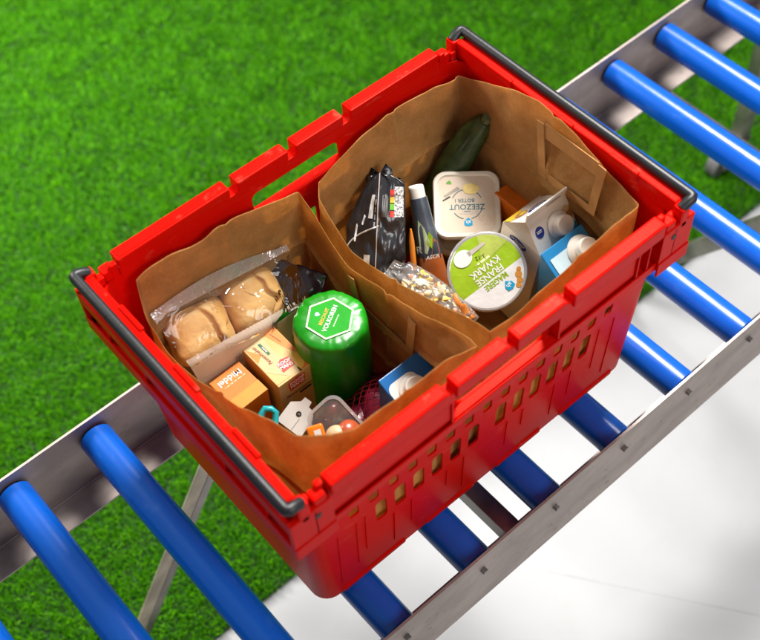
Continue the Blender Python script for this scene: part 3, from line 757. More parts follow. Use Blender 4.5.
def bread_roll(center, xa, ya, hx, hy, hz, seed, label):
    M = frame(center, xa, ya); root = thing('bread_roll', label, 'bread', M, 'bread rolls in the film bag')
    bm = bmesh.new(); bmesh.ops.create_icosphere(bm, subdivisions=6, radius=1); toast = []
    for v in bm.verts:
        c = v.co.copy(); e = .55
        p = c / (abs(c.x)**4.5+abs(c.y)**4.5+abs(c.z)**2.6)**(1/3.6)
        p = Vector((p.x*hx, p.y*hy, p.z*hz))
        p += c*(nz(c, 1.2, .003, seed) + nz(c, 4, .0005, seed+2))
        tst = .12 + .30*abs(p.x/hx)**4 + .45*abs(p.y/hy)**5 + nz(c, 2.2, .45, seed+4)
        if c.z > 0:                                  # a ragged tear in the crust, pale inside with a dark lip
            sx = p.x - hx*.34 - nz((p.y*45, seed, 0), 1.0, .014) - .006*math.sin(p.y*55+seed)
            fade = max(0, 1-(p.y/hy)**4)
            p.z += fade*(.0050/(1+math.exp(-sx/.0012)) - .0050/(1+math.exp(-(sx-.012)/.004)))
            p.z -= fade*.003*math.exp(-((sx+.003)/.0020)**2)
            tst += fade*(.65*math.exp(-((sx-.0005)/.0018)**2) - .5*math.exp(-((sx-.008)/.005)**2))
        v.co = p; toast.append(max(0, min(1, tst)))
    mb = MB(); mb.bm.free(); mb.bm = bm
    o = mb.build('crust', CRUST, root, smooth=True, angle=180)
    at = o.data.attributes.new('toast', 'FLOAT', 'POINT'); at.data.foreach_set('value', toast)
xa = Vector((.2045, .0, -.042)).normalized(); yv = Vector((0, .66, .75))
bread_roll((-.1900, .1455, .1765), xa, yv, .0400, .0345, .021, 3, 'pale golden bread roll in the left half of the film bag')
bread_roll((-.1090, .1465, .1635), xa + Vector((0, .06, .03)), yv, .0395, .0360, .021, 8, 'darker golden bread roll nearest the bag corner')

# ------------------------------------------------------------------ left bag: small things
dk = thing('dark_pouch', 'small dark foil pouch wedged behind the green roll', 'pouch', frame((-.062, .128, .140), idir(1, -.3), idir(.3, 1)))
MB().grid(lambda u, v: Vector(((u-.5)*.07, (v-.5)*.09, .010*math.sin(math.pi*u)*math.sin(math.pi*v) + nz((u*3, v*3, 0), 2, .005, 3))), 24, 24).build('foil', mat('dark_foil', (.03, .022, .035), .25, coat=.5, bump=.5, bscale=50, var=.3), dk, smooth=True, angle=180).modifiers.new('t', 'SOLIDIFY').thickness = .004
tiny_lines(Matrix.Translation((0, 0, .014)), mat('pale_blue_print', (0,0,0)), dk, 3, .03, .002, seed=31)

# onion net: a lumpy bag with a real mesh of strands over red onions
NETP = mat('red_net_strand', (.30, .006, .018), .45, var=.2)
ON = mat('red_onion', (.13, .006, .022), .32, col2=(.24, .016, .05), vscale=18, coat=.3)
onions = [(-.098, -.040, .068, .034), (-.040, -.022, .060, .034), (-.050, -.088, .050, .033), (-.062, -.048, .088, .031)]
for i, (x, y, z, r) in enumerate(onions):
    pr_ = [(r*math.sin(t)*(1 if t < 2.2 else .92), -r*math.cos(t)*.86 + (.010*max(0, (t-2.5)/.64)**3)) for t in [math.pi*k/18 for k in range(1, 18)]] 
    o = MB().lathe(pr_, 28).build('red_onion', ON, None, smooth=True, angle=180)
    o.location = (x, y, z); o.rotation_euler = (random.uniform(-.8, .8), random.uniform(-.8, .8), 0)
    lab = ['red onion in the net nearest the pancake box', 'red onion in the net under the green roll', 'red onion in the net below the blue carton',
           'topmost red onion in the net beside the green roll'][i]
    tag(o, lab, 'onion', 'red onions in the net')
def netz(x, y):
    z = .030
    for (a, b, c, r) in onions:
        d2 = (x-a)**2 + (y-b)**2
        z = max(z, c + .0025 + math.sqrt(max(0, (r*1.05)**2 - d2))*.86 if d2 < (r*1.05)**2 else z)
    return z
net = MB(); step = .0085
cxn, cyn = -.075, -.058
def net_line(p0, d, n):
    path = []
    for k in range(n):
        p = p0 + d*k
        if ((p.x-cxn)/.075)**2 + ((p.y-cyn)/.078)**2 > 1:
            if len(path) > 2: net.tube(path, .0006, 4, False)
            path = []; continue
        zz = max(netz(p.x + a, p.y + b) for a in (-.004, 0, .004) for b in (-.004, 0, .004))
        path.append(Vector((p.x, p.y, zz + nz((p.x, p.y, 0), 40, .002, 3))))
    if len(path) > 2: net.tube(path, .0006, 4, False)
for i in range(-14, 15):
    for s in (-1, 1):
        d = Vector((1, s*.8, 0)).normalized(); nn = Vector((-d.y, d.x, 0))
        net_line(Vector((cxn, cyn, 0)) + nn*i*step - d*.12, d*.004, 60)
o = net.build('onion_net', NETP); tag(o, 'dark red netting drawn over onions beside the green roll', 'net')

# clear tomato punnet with its header card
PUN = thing('tomato_punnet', 'clear plastic punnet with rounded corners in front of the pancake box', 'punnet', frame((-.1330, -.0520, .126), idir(.68, -.74), idir(.74, .68)))
CLEAR = film('clear_tray', gloss=.09, bump=.12, bscale=20, haze=.10, rough=.12)
R = []
for (sc, z) in ((1.0, .0), (1.0, -.004), (.93, -.006), (.88, -.04)):
    R.append([(x*sc, y*sc, z) for x, y in rrect(.034, .023, .013)])
MB().rings(R[::-1], True, True).build('tray', CLEAR, PUN, smooth=True, angle=40)
rim_ = MB(); ro = rrect(.037, .026, .015); ri = rrect(.033, .022, .012)
for k in range(len(ro)):
    q = [ro[k], ro[(k+1) % len(ro)], ri[(k+1) % len(ri)], ri[k]]; rim_.prism(q, -.001, .0008)
rim_.build('rim', film('clear_rim', gloss=.2, haze=.42, bump=.1), PUN)
TOM = mat('tomato_skin', (.50, .09, .03), .32, var=.12, vscale=20, coat=.4)
MP = PUN.matrix_world
for i, (x, y, lab) in enumerate([(-.022, .008, 'small tomato at the far end of the clear punnet'), (-.016, -.014, 'small tomato at the left of the clear punnet'), (.006, .012, 'small tomato at the right of the clear punnet'), (.010, -.012, 'small tomato at the middle of the clear punnet'), (.028, .006, 'small tomato at the near end of the clear punnet')]):
    c = MP @ Vector((x*.9, y*.9, -.022)); r = .0115
    o = MB().lathe([(r*math.sin(math.pi*k/14), -r*math.cos(math.pi*k/14)*.9) for k in range(1, 14)], 24).build('tomato', mat('dark_tomato', (.30, .012, .014), .25, coat=.4, var=.2), None, smooth=True, angle=180)
    o.location = c; tag(o, lab, 'tomato', 'tomatoes in the punnet')
def produce(name, px_c, r, m_, label, cat, sq=1.0):
    o = MB().lathe([(r*math.sin(math.pi*k/16), -r*math.cos(math.pi*k/16)*sq) for k in range(1, 16)], 28).build(name, m_, None, smooth=True, angle=180)
    o.location = px_c; o.rotation_euler = (.6, .4, 0); tag(o, label, cat); return o
produce('tomato', (-.1420, -.0880, .170), .0155, TOM, 'bright orange red tomato touching the near bag wall', 'tomato', .85)
produce('egg', (-.1560, -.0810, .171), .0120, mat('egg_shell', (.66, .46, .27), .45, var=.06), 'small cream coloured egg beside the orange red tomato', 'egg', 1.15)
ol = thing('orange_sachet', 'small orange sachet with white label at near bag wall', 'sachet', frame((-.1720, -.0640, .172), idir(.95, .3), idir(-.3, .95)))
MB().box((-.010, -.010, -.004), (.010, .010, .004), .003, 3).build('pouch', mat('orange_foil', (.85, .22, .01), .3, coat=.3), ol, smooth=True)
flat([(-.002, -.005), (.006, -.005), (.006, .004), (-.002, .004)], Matrix.Translation((0, 0, .0041)), WHITE, ol, 'label_patch')

tg = thing('header_card', 'white notched header card with round mark leaning on pancake box', 'card', frame((-.1580, -.0060, .128), idir(.80, -.60), idir(.60, .80)))
MB().prism([(-.017, -.022), (.019, -.022), (.019, .004), (.012, .013), (.005, .014), (.004, .021), (-.006, .021), (-.007, .014), (-.017, .006)], 0, .0008).build('card', mat('white_card', (.80, .78, .75), .5, var=.03), tg)
ring = MB().lathe([(.0016, .0009), (.0034, .0009), (.0034, .0012), (.0016, .0012)], 24, cap0=False, cap1=False); ring.build('round_mark', BLACK, tg)
lettering('e', .0046, Matrix.Translation((0, 0, .0013)), BLACK, tg)
MB().box((.004, -.022, .0008), (.0046, -.004, .0010)).build('cut_line', GREYP, tg)
tq = thing('turquoise_clip', 'small turquoise plastic hook poking above the near bag wall', 'clip', frame((-.1920, .0060, .147), idir(1, -.1), idir(.1, 1)))
tb = MB(); tb.tube([(-.009, -.02, 0), (-.009, .002, 0), (-.006, .008, 0), (.002, .0085, 0), (.008, .005, 0), (.009, -.02, 0)], .0040, 12)
tb.build('hook', mat('turquoise_plastic', (.01, .40, .45), .3), tq, smooth=True)
MB().box((-.009, -.022, -.003), (.009, -.004, .001), .002).build('hook_web', mat('dark_turquoise', (.01, .16, .20), .4), tq)

# ------------------------------------------------------------------ cartons
BLUEC = mat('blue_card', (.008, .14, .44), .33, var=.05, coat=.15)
WCARD = mat('white_card_glossy', (.80, .75, .66), .33, var=.03, coat=.15)
def screw_cap(root, M, r, h, name='screw_cap', m_=CAPW):
    n = 72; prof = [(r*1.0, 0), (r*1.0, h*.10), (r*.97, h*.12), (r*.97, h*.82), (r*.93, h*.95), (r*.84, h), (r*.76, h*.985), (r*.70, h*.95)]
    R = []
    for i, (rr, z) in enumerate(prof):
        ring = []
        for k in range(n):
            a = 2*math.pi*k/n; g = 1 - (.022 if (k % 2 and 2 <= i <= 4) else 0)
            ring.append(M @ Vector((rr*g*math.cos(a), rr*g*math.sin(a), z)))
        R.append(ring)
    return MB().rings(R).build(name, m_, root, smooth=True, angle=40)

# blue carton in the left bag, slanted top
C3 = thing('milk_carton', 'blue carton with big white cap in the bag with the green roll', 'carton', Matrix.Translation((-.0390, -.0905, .0065)), 'drink cartons')
MB().hexa([(-.033, -.033, 0), (.033, -.033, 0), (.033, .033, 0), (-.033, .033, 0), (-.033, -.033, .138), (.033, -.033, .138), (.033, .033, .166), (-.033, .033, .166)], .0015).build('carton', BLUEC, C3)
M3 = frame((-.0005, .0015, .1530), (1, 0, 0), (0, .066, .028))
flat(rrect(.021, .026, .010), M3 @ Matrix.Translation((-.010, -.005, .0005)), WHITE, C3, 'print_panel')
MB().lathe([(.0190, 0), (.0190, .0025), (.0165, .004)], 40, M3 @ Matrix.Translation((-.004, -.001, .0008)), True, True).build('spout_collar', CAPW, C3, smooth=True)
screw_cap(C3, M3 @ Matrix.Translation((-.004, -.001, .0048)), .0150, .011)

# gable carton with dessert pictures
CA = thing('yoghurt_carton', 'cream gable-top carton with navy ovals and white cap', 'carton', Matrix.Translation((.2270, -.0080, .0105)) @ Matrix.Rotation(math.radians(7), 4, 'X'), 'drink cartons')
hw = .0345; hb_ = .185; ht = .222; ft = .238
b = MB()
P = b.verts([(-hw,-hw,0),(hw,-hw,0),(hw,hw,0),(-hw,hw,0),(-hw,-hw,hb_),(hw,-hw,hb_),(hw,hw,hb_),(-hw,hw,hb_),(-hw,-.0012,ht),(hw,-.0012,ht),(hw,.0012,ht),(-hw,.0012,ht)])
for f in ((0,3,2,1),(0,1,5,4),(1,2,6,5),(2,3,7,6),(3,0,4,7),(4,5,9,8),(6,7,11,10)): b.face([P[i] for i in f])
# folded-in gable ends
for s, ids in ((-1, (4, 7, 11, 8)), (1, (5, 6, 10, 9))):
    q = b.bm.verts.new((s*(hw-.020), 0, ht-.013)); a0, a1, t1, t0 = [P[i] for i in ids]
    b.face([a0, a1, q]); b.face([a1, t1, q]); b.face([t1, t0, q]); b.face([t0, a0, q])
b.build('carton', WCARD, CA)
MB().box((-hw, -.0012, ht-.0006), (hw, .0012, ft), .0004).build('top_fin', WCARD, CA)
sl = frame((0, -hw*.52, (hb_+ht)/2), (1, 0, 0), (0, hw, ht-hb_))
MB().lathe([(.0175, 0), (.0172, .0015), (.0150, .003)], 40, sl @ Matrix.Translation((.008, -.002, .0012))).build('spout_collar', CAPW, CA, smooth=True)
screw_cap(CA, sl @ Matrix.Translation((.008, -.002, .0040)), .0143, .0125)
oval = [(math.cos(2*math.pi*k/40), math.sin(2*math.pi*k/40)) for k in range(40)]
def ov(M, a, b_, m_, nm='oval_mark', par=CA): return flat([(x*a, y*b_) for x, y in oval], M, m_, par, nm)
ov(sl @ Matrix.Translation((-.0215, .004, .0002)), .0068, .0078, NAVY)
tiny_lines(sl @ Matrix.Translation((-.0215, .006, .0006)), WHITE, CA, 2, .009, .0013, seed=41)
ov(sl @ Matrix.Translation((.029, .002, .0002)), .0052, .0085, mat('caramel_print', (.42, .20, .06), .4), 'picture')
ov(sl @ Matrix.Translation((.0265, .010, .0004)), .006, .0045, mat('biscuit_print', (.68, .50, .26), .4), 'picture')
flat([(.020, -.022), (.034, -.022), (.034, -.012), (.026, -.010)], sl @ Matrix.Translation((0, 0, .0003)), AHB, CA, 'print_panel')
fz = frame((0, -.0014, (ht+ft)/2), (1, 0, 0), (0, 0, 1))
tiny_lines(fz @ Matrix.Translation((.012, .001, 0)), GREYP, CA, 2, .026, .0013, seed=42)
ff = frame((-hw, 0, hb_), (0, -1, 0), (0, 0, 1))       # face towards the left bag
ov(ff @ Matrix.Translation((-.004, -.0125, .0002)), .0150, .0075, NAVY)
lettering('DE ZAANSE', .0046, ff @ Matrix.Translation((-.004, -.0105, .0006)), WHITE, CA)
lettering('HOEVE', .0052, ff @ Matrix.Translation((-.004, -.0153, .0006)), WHITE, CA, bold=0.000045)
tiny_lines(ff @ Matrix.Translation((-.002, -.0255, .0002)), GREYP, CA, 2, .030, .0020, seed=43)
sr = frame((0, hw*.52, (hb_+ht)/2), (-1, 0, 0), (0, -hw, ht-hb_))    # rear slope
ov(sr @ Matrix.Translation((-.004, .005, .0002)), .0155, .0068, NAVY)
tiny_lines(sr @ Matrix.Translation((-.004, .0065, .0006)), WHITE, CA, 2, .022, .0019, seed=44)
YEL = mat('custard_print', (.86, .55, .05), .4)
flat([(.004, -.022), (.034, -.022), (.034, -.008), (.022, -.004), (.012, -.008)], sr @ Matrix.Translation((0, 0, .0003)), YEL, CA, 'picture')
ov(sr @ Matrix.Translation((.016, -.006, .0006)), .010, .006, mat('caramel_print', (0,0,0)), 'picture')
ov(sr @ Matrix.Translation((.014, -.005, .0009)), .006, .0035, YEL, 'picture')
# near face: navy round mark low at the corner
fn = frame((0, -hw, hb_), (1, 0, 0), (0, 0, 1))
ov(fn @ Matrix.Translation((-.018, -.012, .0002)), .010, .012, AHB)
tiny_lines(fn @ Matrix.Translation((-.018, -.009, .0006)), WHITE, CA, 3, .012, .0018, seed=45)

# blue carton behind the near wall of the right bag
CB = thing('milk_carton', 'light blue carton with ribbed white cap against the near bag wall', 'carton', Matrix.Translation((.2120, -.1110, .0065)), 'drink cartons')
MB().hexa([(-.036, -.033, 0), (.036, -.033, 0), (.036, .033, 0), (-.036, .033, 0), (-.036, -.033, .172), (.036, -.033, .172), (.036, .033, .216), (-.036, .033, .216)], .0015).build('carton', mat('bright_blue_card', (.01, .22, .52), .33, var=.05, coat=.15), CB)
MBm = frame((0, 0, .1945), (1, 0, 0), (0, .066, .044))
flat([(-.030, -.036), (.002, -.036), (.002, .026), (-.030, .026)], MBm @ Matrix.Translation((0, 0, .0003)), mat('pale_sky_print', (.55, .74, .84), .35), CB, 'print_panel')
flat(rrect(.017, .012, .008), MBm @ Matrix.Translation((-.004, -.026, .0006)), WHITE, CB, 'print_panel')
MB().lathe([(.0205, 0), (.0205, .002), (.0175, .006), (.0150, .008)], 40, MBm @ Matrix.Translation((.014, .012, .0006))).build('spout_collar', CAPW, CB, smooth=True)
screw_cap(CB, MBm @ Matrix.Translation((.014, .012, .0085)), .0145, .013)

# ------------------------------------------------------------------ butter tubs
TN = (IN*.62 + Vector((0, 0, .38))).normalized()
def tub(center, rot, label, lid=True, sc=1.0):
    xa = (IR*math.cos(rot) + IU*math.sin(rot)); xa = (xa - TN*xa.dot(TN)).normalized(); ya = TN.cross(xa)
    M = frame(center, xa, ya); root = thing('butter_tub', label, 'tub', M, 'butter tubs')
    R = [[(x*s, y*s, z) for x, y in rrect(.0425*sc, .0445*sc, .016)] for s, z in ((.86, -.050), (.89, -.048), (.97, -.006))]
    MB().rings(R).build('tub_body', mat('tub_clear_yellow', (.62, .52, .30), .2, coat=.3), root, smooth=True, angle=40)
    R = [[(x, y, z) for x, y in rrect(hx, hy, r)] for hx, hy, r, z in ((.0440*sc, .0460*sc, .017, -.009), (.0450*sc, .0470*sc, .018, -.008), (.0450*sc, .0470*sc, .018, -.001), (.0435*sc, .0455*sc, .017, .0008), (.0395*sc, .0415*sc, .015, .0008), (.0380*sc, .0400*sc, .014, -.0012))]
    lidm = MB().rings(R).build('lid', CREAM, root, smooth=True, angle=40)
    return root, lidm
T1, lid1 = tub((.2028, .0809, .160), 0.02, 'butter tub with printed cream lid on top of the tub stack')
Mlid = Matrix.Translation((0, 0, -.0011)) @ Matrix.Rotation(math.pi, 4, 'Z')
flat(rrect(.0375, .0395, .013), Matrix.Translation((0, 0, -.0012)), mat('pale_butter_print', (.68, .55, .42), .42, col2=(.72, .60, .48), vscale=25), T1, 'print_panel', .0002)
Mx = Mlid @ Matrix.Translation((0, 0, .0002))
lettering('ZEEZOUT', .0106, Mx @ Matrix.Translation((0, .0035, 0)), TEAL, T1, bold=0.000158, space=1.03)
lettering('BOTER I', .0070, Mx @ Matrix.Translation((.003, -.0055, 0)), TEAL, T1, bold=0.000090, space=1.06)
arc = MB()
for (a0, a1) in ((205, 262), (278, 335), (35, 75), (105, 160)):
    st = 16
    for k in range(st):
        p = [math.radians(a0 + (a1-a0)*q/st) for q in (k, k+1)]
        q = [(.0215*math.cos(p[0]), .0215*math.sin(p[0])), (.0215*math.cos(p[1]), .0215*math.sin(p[1])), (.0204*math.cos(p[1]), .0204*math.sin(p[1])), (.0204*math.cos(p[0]), .0204*math.sin(p[0]))]
        arc.prism(q, 0, .0002, Mx)
arc.build('print_ring', TEAL, T1)['kind'] = 'stuff'
shield = [(-.0055, .0045), (-.0055, -.001), (0, -.0062), (.0055, -.001), (.0055, .0045), (0, .0062)]
flat(shield, Mx @ Matrix.Translation((-.001, .0250, .0001)) @ Matrix.Rotation(math.pi, 4, 'Z') @ Matrix.Rotation(math.pi, 4, 'Z'), AHB, T1, 'brand_mark')
lettering('ah', .0075, Mx @ Matrix.Translation((-.001, .0252, .0004)), WHITE, T1, bold=0.000135)
flat([(-.0035, -.016), (.0035, -.0165), (.003, -.019), (-.001, -.0215), (-.0035, -.019)], Mx @ Matrix.Translation((.0235, -.0125, 0)), mat('leaf_print', (.12, .38, .03), .4), T1, 'leaf_mark')
# knife with a curl of butter, printed on the lid
flat([(.008, -.0215), (.030, -.0100), (.031, -.0125), (.012, -.0250)], Mx, mat('knife_print', (.40, .35, .29), .3), T1, 'knife_picture')
flat([(.0215, -.0105), (.032, -.0048), (.0325, -.0062), (.023, -.0118)], Mx @ Matrix.Translation((0, 0, .0003)), BLACK, T1, 'knife_picture')
rb_ = random.Random(4); blob = [((.0098+rb_.random()*.0022)*math.cos(2*math.pi*k/22), (.0068+rb_.random()*.0016)*math.sin(2*math.pi*k/22)) for k in range(22)]
flat(blob, Mx @ Matrix.Translation((-.0055, -.0215, .0004)), mat('butter_print', (.86, .62, .16), .35, col2=(.88, .72, .30), vscale=120), T1, 'butter_picture')
tiny_lines(Mx @ Matrix.Translation((-.001, .0130, 0)), mat('pale_grey_print', (.55, .5, .45), .5), T1, 2, .028, .0017, seed=51)
flat([(-.004, -.0004), (.004, -.0004), (.004, .0004), (-.004, .0004)], Mx @ Matrix.Translation((0, .0098, 0)), TEAL, T1, 'print_band')
dots = MB(); rd = random.Random(9)
for k in range(40):
    x, y, r = rd.uniform(-.033, -.012), rd.uniform(.016, .030), rd.uniform(.0003, .0007)
    dots.box((x-r, y-r, 0), (x+r, y+r, .0002), M=Mx)
dots.build('salt_specks', mat('salmon_print', (.72, .45, .32), .5), T1)['kind'] = 'stuff'
T2, lid2 = tub(Vector((.2028, .0809, .160)) - TN*.056 - IU*.004 + IR*.003, 0.10, 'butter tub underneath the printed cream lidded one', sc=1.0)

# ------------------------------------------------------------------ quark tub
KC = Vector((.1330, -.0305, .180))
KX = idir(-.80, -.60); KY = idir(.60, -.80)
QK = thing('quark_tub', 'round quark tub with lime green and white foil lid', 'tub', frame(KC, KX, KY))
MB().lathe([(.038, -.072), (.040, -.070), (.0485, -.004)], 64).build('tub_body', CREAM, QK, smooth=True, angle=40)
MB().lathe([(.0485, -.0045), (.0505, -.004), (.0512, -.002), (.0508, .0), (.0490, .0012), (.0475, .0012), (.0460, .0004)], 72).build('lid', film('clear_lid', gloss=.10, haze=.35, bump=.05), QK, smooth=True, angle=50)
LIME = mat('lime_print', (.33, .52, .015), .36, col2=(.28, .46, .012), vscale=20, bump=.45, bscale=40, coat=.08)
FOIL = mat('white_foil', (.74, .75, .77), .28, var=.03, bump=.5, bscale=30, coat=.08)
cir = lambda r, a0, a1, n: [(r*math.cos(math.radians(a0+(a1-a0)*k/n)), r*math.sin(math.radians(a0+(a1-a0)*k/n))) for k in range(n+1)]
flat(cir(.0465, 14, 166, 40), Matrix.Translation((0, 0, .0006)), FOIL, QK, 'foil_panel', .0004)
flat(cir(.0465, 166, 374, 50), Matrix.Translation((0, 0, .0006)), LIME, QK, 'foil_panel', .0004)
flat(cir(.0465, 200, 250, 16) + [(.0, -.010)], Matrix.Translation((0, 0, .0011)), mat('pale_lime_print', (.45, .56, .10), .36, bump=.45, bscale=40, coat=.08, vscale=30, var=.1), QK, 'foil_panel', .0002)
zt = Matrix.Translation((0, 0, .0013))
lettering('MAGERE', .0105, zt @ Matrix.Translation((-.002, .0165, 0)), LIME, QK, bold=0.000180, sx=.86)
lettering('FRANSE', .0122, zt @ Matrix.Translation((-.000, .0050, 0)), WHITE, QK, bold=0.000225, sx=.95)
lettering('KWARK', .0122, zt @ Matrix.Translation((-.001, -.0060, 0)), WHITE, QK, bold=0.000225, sx=1.0)
tiny_lines(zt @ Matrix.Translation((-.002, -.0142, 0)), mat('pale_lime_text', (.8, .86, .5), .4), QK, 1, .024, .0026, seed=61)
lettering('3-12', .0072, zt @ Matrix.Translation((-.004, -.0200, 0)) @ Matrix.Rotation(math.radians(-14), 4, 'Z'), BLACK, QK, sx=1.0)
# bowl of quark with a spoon, printed at the rim
spx = zt @ Matrix.Translation((.0150, -.0310, .0002))
flat([(math.cos(2*math.pi*k/30)*.0125, math.sin(2*math.pi*k/30)*.0105) for k in range(30)], spx, WHITE, QK, 'bowl_picture')
flat([(-.008, -.0036), (-.034, -.0016), (-.034, .0016), (-.008, .0030)], spx, mat('pale_grey_print', (0,0,0)), QK, 'spoon_picture')
flat(shield, zt @ Matrix.Translation((-.012, .0300, .0)) @ Matrix.Rotation(.2, 4, 'Z') @ Matrix.Scale(1.1, 4), AHB, QK, 'brand_mark')
lettering('ah', .0080, zt @ Matrix.Translation((-.012, .0300, .0004)) @ Matrix.Rotation(.2, 4, 'Z'), WHITE, QK, bold=0.000135)
for (x, y, r) in ((-.030, .026, .0045), (-.027, .033, .0040), (-.022, .037, .0035), (-.034, .021, .003)):
    flat([(r*math.cos(2*math.pi*k/14), r*math.sin(2*math.pi*k/14)) for k in range(14)], zt @ Matrix.Translation((x, y, 0)), mat('nut_print', (.55, .24, .04), .4), QK, 'nut_picture')

# ------------------------------------------------------------------ black pack
BP = thing('black_pack', 'tall glossy black foil pack with a raised centre seam', 'pack', frame((.0720, .1105, .186), idir(1, -.05) + IN*.05, idir(.05, 1) + Vector((0, 0, .25))))
BF = mat('black_foil', (.016, .017, .021), .27, var=.2, coat=.4, bump=.4, bscale=34)
def pack(u, v):
    x = (u-.5)*2
    if x < 0: hw_ = .037*min(1, (1-v)/.50)**.62 + .003
    else: hw_ = .031*min(1, (1-v)/.10)**.5 + .006*min(1, (1-v)/.8) + .001
    y = -.064 + .138*v
    z = .013*(1-abs(x)**1.6)*min(1, (1-v)*3) + nz((x*1.6, v*4, 0), 1.7, .0045, 5) + nz((x*4, v*8, 2), 1.7, .0016, 6) - .005*abs(x)**.5*v
    return Vector((x*hw_, y, z))
MB().grid(pack, 40, 40).build('foil', BF, BP, smooth=True, angle=180).modifiers.new('t', 'SOLIDIFY').thickness = .014
def on_pack(u, v, lift=.0015): return pack(u, v) + Vector((0, 0, lift))
s_ = MB(); s_.tube([on_pack(.5, v, .0022) for v in [k/24 for k in range(25)]], .0008, 6); s_.build('seam', mat('pinkish_seam', (.52, .42, .38), .4), BP, smooth=True)
s_ = MB(); s_.tube([on_pack(u, .24 + .27*(u/.5)**.45, .0012) for u in [k/30*.52 for k in range(1, 31)]], .0010, 6); s_.build('curved_stripe', mat('silver_print', (.72, .70, .68), .3, metal=.3), BP, smooth=True)
def pack_patch(u0, u1, v0, v1, m_, nm, lift=.0012):
    return MB().grid(lambda a, b_: on_pack(u0+(u1-u0)*a, v0+(v1-v0)*b_, lift), 6, 10).build(nm, m_, BP, smooth=True, angle=180)
pack_patch(.33, .41, .58, .80, mat('silver_print', (0,0,0)), 'print_panel')
pack_patch(.80, .97, .60, .88, mat('nutrition_print', (.62, .62, .62), .3, vscale=400, var=.5), 'print_panel')
for k, c in enumerate((REDP, mat('leaf_print', (0,0,0)), mat('amber_print', (0,0,0)), REDP)):
    pack_patch(.72, .80, .60+.065*k, .655+.065*k, c, 'colour_block')
for k in range(5): pack_patch(.58+.022*k, .590+.022*k, .60, .80 - .03*(k % 2), GREYP, 'small_print')
for k in range(4): pack_patch(.44+.0-.0, .462, .50+.07*k, .55+.07*k, GREYP, 'small_print')
def script(u0, v0, n, sc):
    b_ = MB(); pts = []
    for k in range(n*8):
        t = k/8; pts.append(on_pack(u0 + .006*math.sin(t*6.28)*sc + .010*t*.3, v0 + .012*t*sc + .008*math.cos(t*6.28)*sc, .0014))
    b_.tube(pts, .0007, 6); return b_.build('script_mark', WHITE, BP, smooth=True)
script(.14, .36, 9, 1.4); script(.25, .52, 5, 1.4)
pack_patch(.30, .40, .04, .24, mat('silver_print', (0,0,0)), 'print_panel'); pack_patch(.10, .14, .02, .22, GREYP, 'print_panel')

# ------------------------------------------------------------------ sauce tube
TB = thing('sauce_tube', 'dark squeeze tube with white cap and carrot orange lower half', 'tube', frame((.1330, .0860, .150), idir(.98, .22), idir(-.22, .98) + IN*.25))
def tube_sec(y):
    t = (y+.07)/.12          # 0 flat crimp end .. 1 round neck
    t = max(0, min(1, t)); return (.0185 - .0068*t, .004 + .008*t**.7)
def tube_part(y0, y1, m_, nm, grow=0.0):
    R = []
    for k in range(13):
        y = y0 + (y1-y0)*k/12; a, b_ = tube_sec(y)
        R.append([((a+grow)*math.cos(q), y, (b_+grow)*math.sin(q)) for q in [2*math.pi*i/36 for i in range(36)]])
    return MB().rings(R).build(nm, m_, TB, smooth=True, angle=60)
tube_part(-.030, .050, mat('charcoal_tube', (.035, .05, .075), .28, coat=.3, col2=(.09, .12, .16), vscale=25), 'tube_body')
tube_part(-.075, -.030, mat('carrot_tube', (.55, .13, .025), .3, coat=.3, col2=(.48, .16, .06), vscale=60), 'tube_body')
def on_tube(x, y, lift=.0003):
    a, b_ = tube_sec(y); return Vector((x, y, b_*math.sqrt(max(0, 1-(x/a)**2)) + lift))
def tube_patch(poly, m_, nm, lift=.0004):
    b_ = MB(); vs_ = b_.verts([on_tube(x, y, lift) for x, y in poly]); b_.face(vs_); return b_.build(nm, m_, TB)
tube_patch([(-.012, -.018), (-.004, -.026), (.003, -.012), (-.001, .010), (-.007, .022), (-.010, .005)], mat('leafy_print', (.45, .60, .25), .3, col2=(.70, .76, .60), vscale=90), 'leaf_picture')
tube_patch([(.001, -.0295), (.0135, -.0295), (.0132, -.012), (.0085, -.006)], mat('carrot_tube', (0,0,0)), 'print_panel', .0005)
tube_patch([(-.002, -.010), (.004, -.020), (.008, -.004), (.004, .004)], mat('lime_print', (0,0,0)), 'leaf_picture', .0006)
tube_patch([(-.010, -.0345), (.0135, -.0345), (.0135, -.0255), (-.010, -.0255)], BLACK, 'print_band', .0006)
lettering('ASCR', .0068, Matrix.Translation((.002, -.030, .0118)), WHITE, TB, shear=.2, bold=0.000090, sx=1.1)
lettering('R', .0135, frame((-.0138, -.018, .0095), (.8, 0, .6), (0, 1, 0)), WHITE, TB)
screw_cap(TB, Matrix.Translation((0, .047, 0)) @ Matrix.Rotation(-math.pi/2, 4, 'X'), .0108, .019, 'screw_cap', CAPW)

# ------------------------------------------------------------------ zucchini
ZU = thing('zucchini', 'dark green zucchini leaning into the far bag corner', 'zucchini')
zp = [Vector(q) for q in ((.150,.135,.05), (.185,.142,.095), (.212,.143,.132), (.236,.140,.172), (.252,.130,.210), (.2605,.118,.240), (.2630,.111,.253))]
zr = [.012, .022, .0235, .0225, .0200, .0150, .0085]
def cr(P, t):
    n = len(P)-1; i = min(int(t*n), n-1); f = t*n-i
    a, b_, c, d = P[max(i-1, 0)], P[i], P[i+1], P[min(i+2, n)]
    return 0.5*((2*b_) + (c-a)*f + (2*a-5*b_+4*c-d)*f*f + (3*b_-a-3*c+d)*f**3)
ZM = mat('zucchini_skin', (.010, .026, .007), .38, col2=(.035, .075, .018), vscale=70, bump=.12, bscale=90, coat=.2, detail=8)
n = 48; path = [cr(zp, k/n) for k in range(n+1)]; rad = [max(.003, cr(zr, k/n)) for k in range(n+1)]
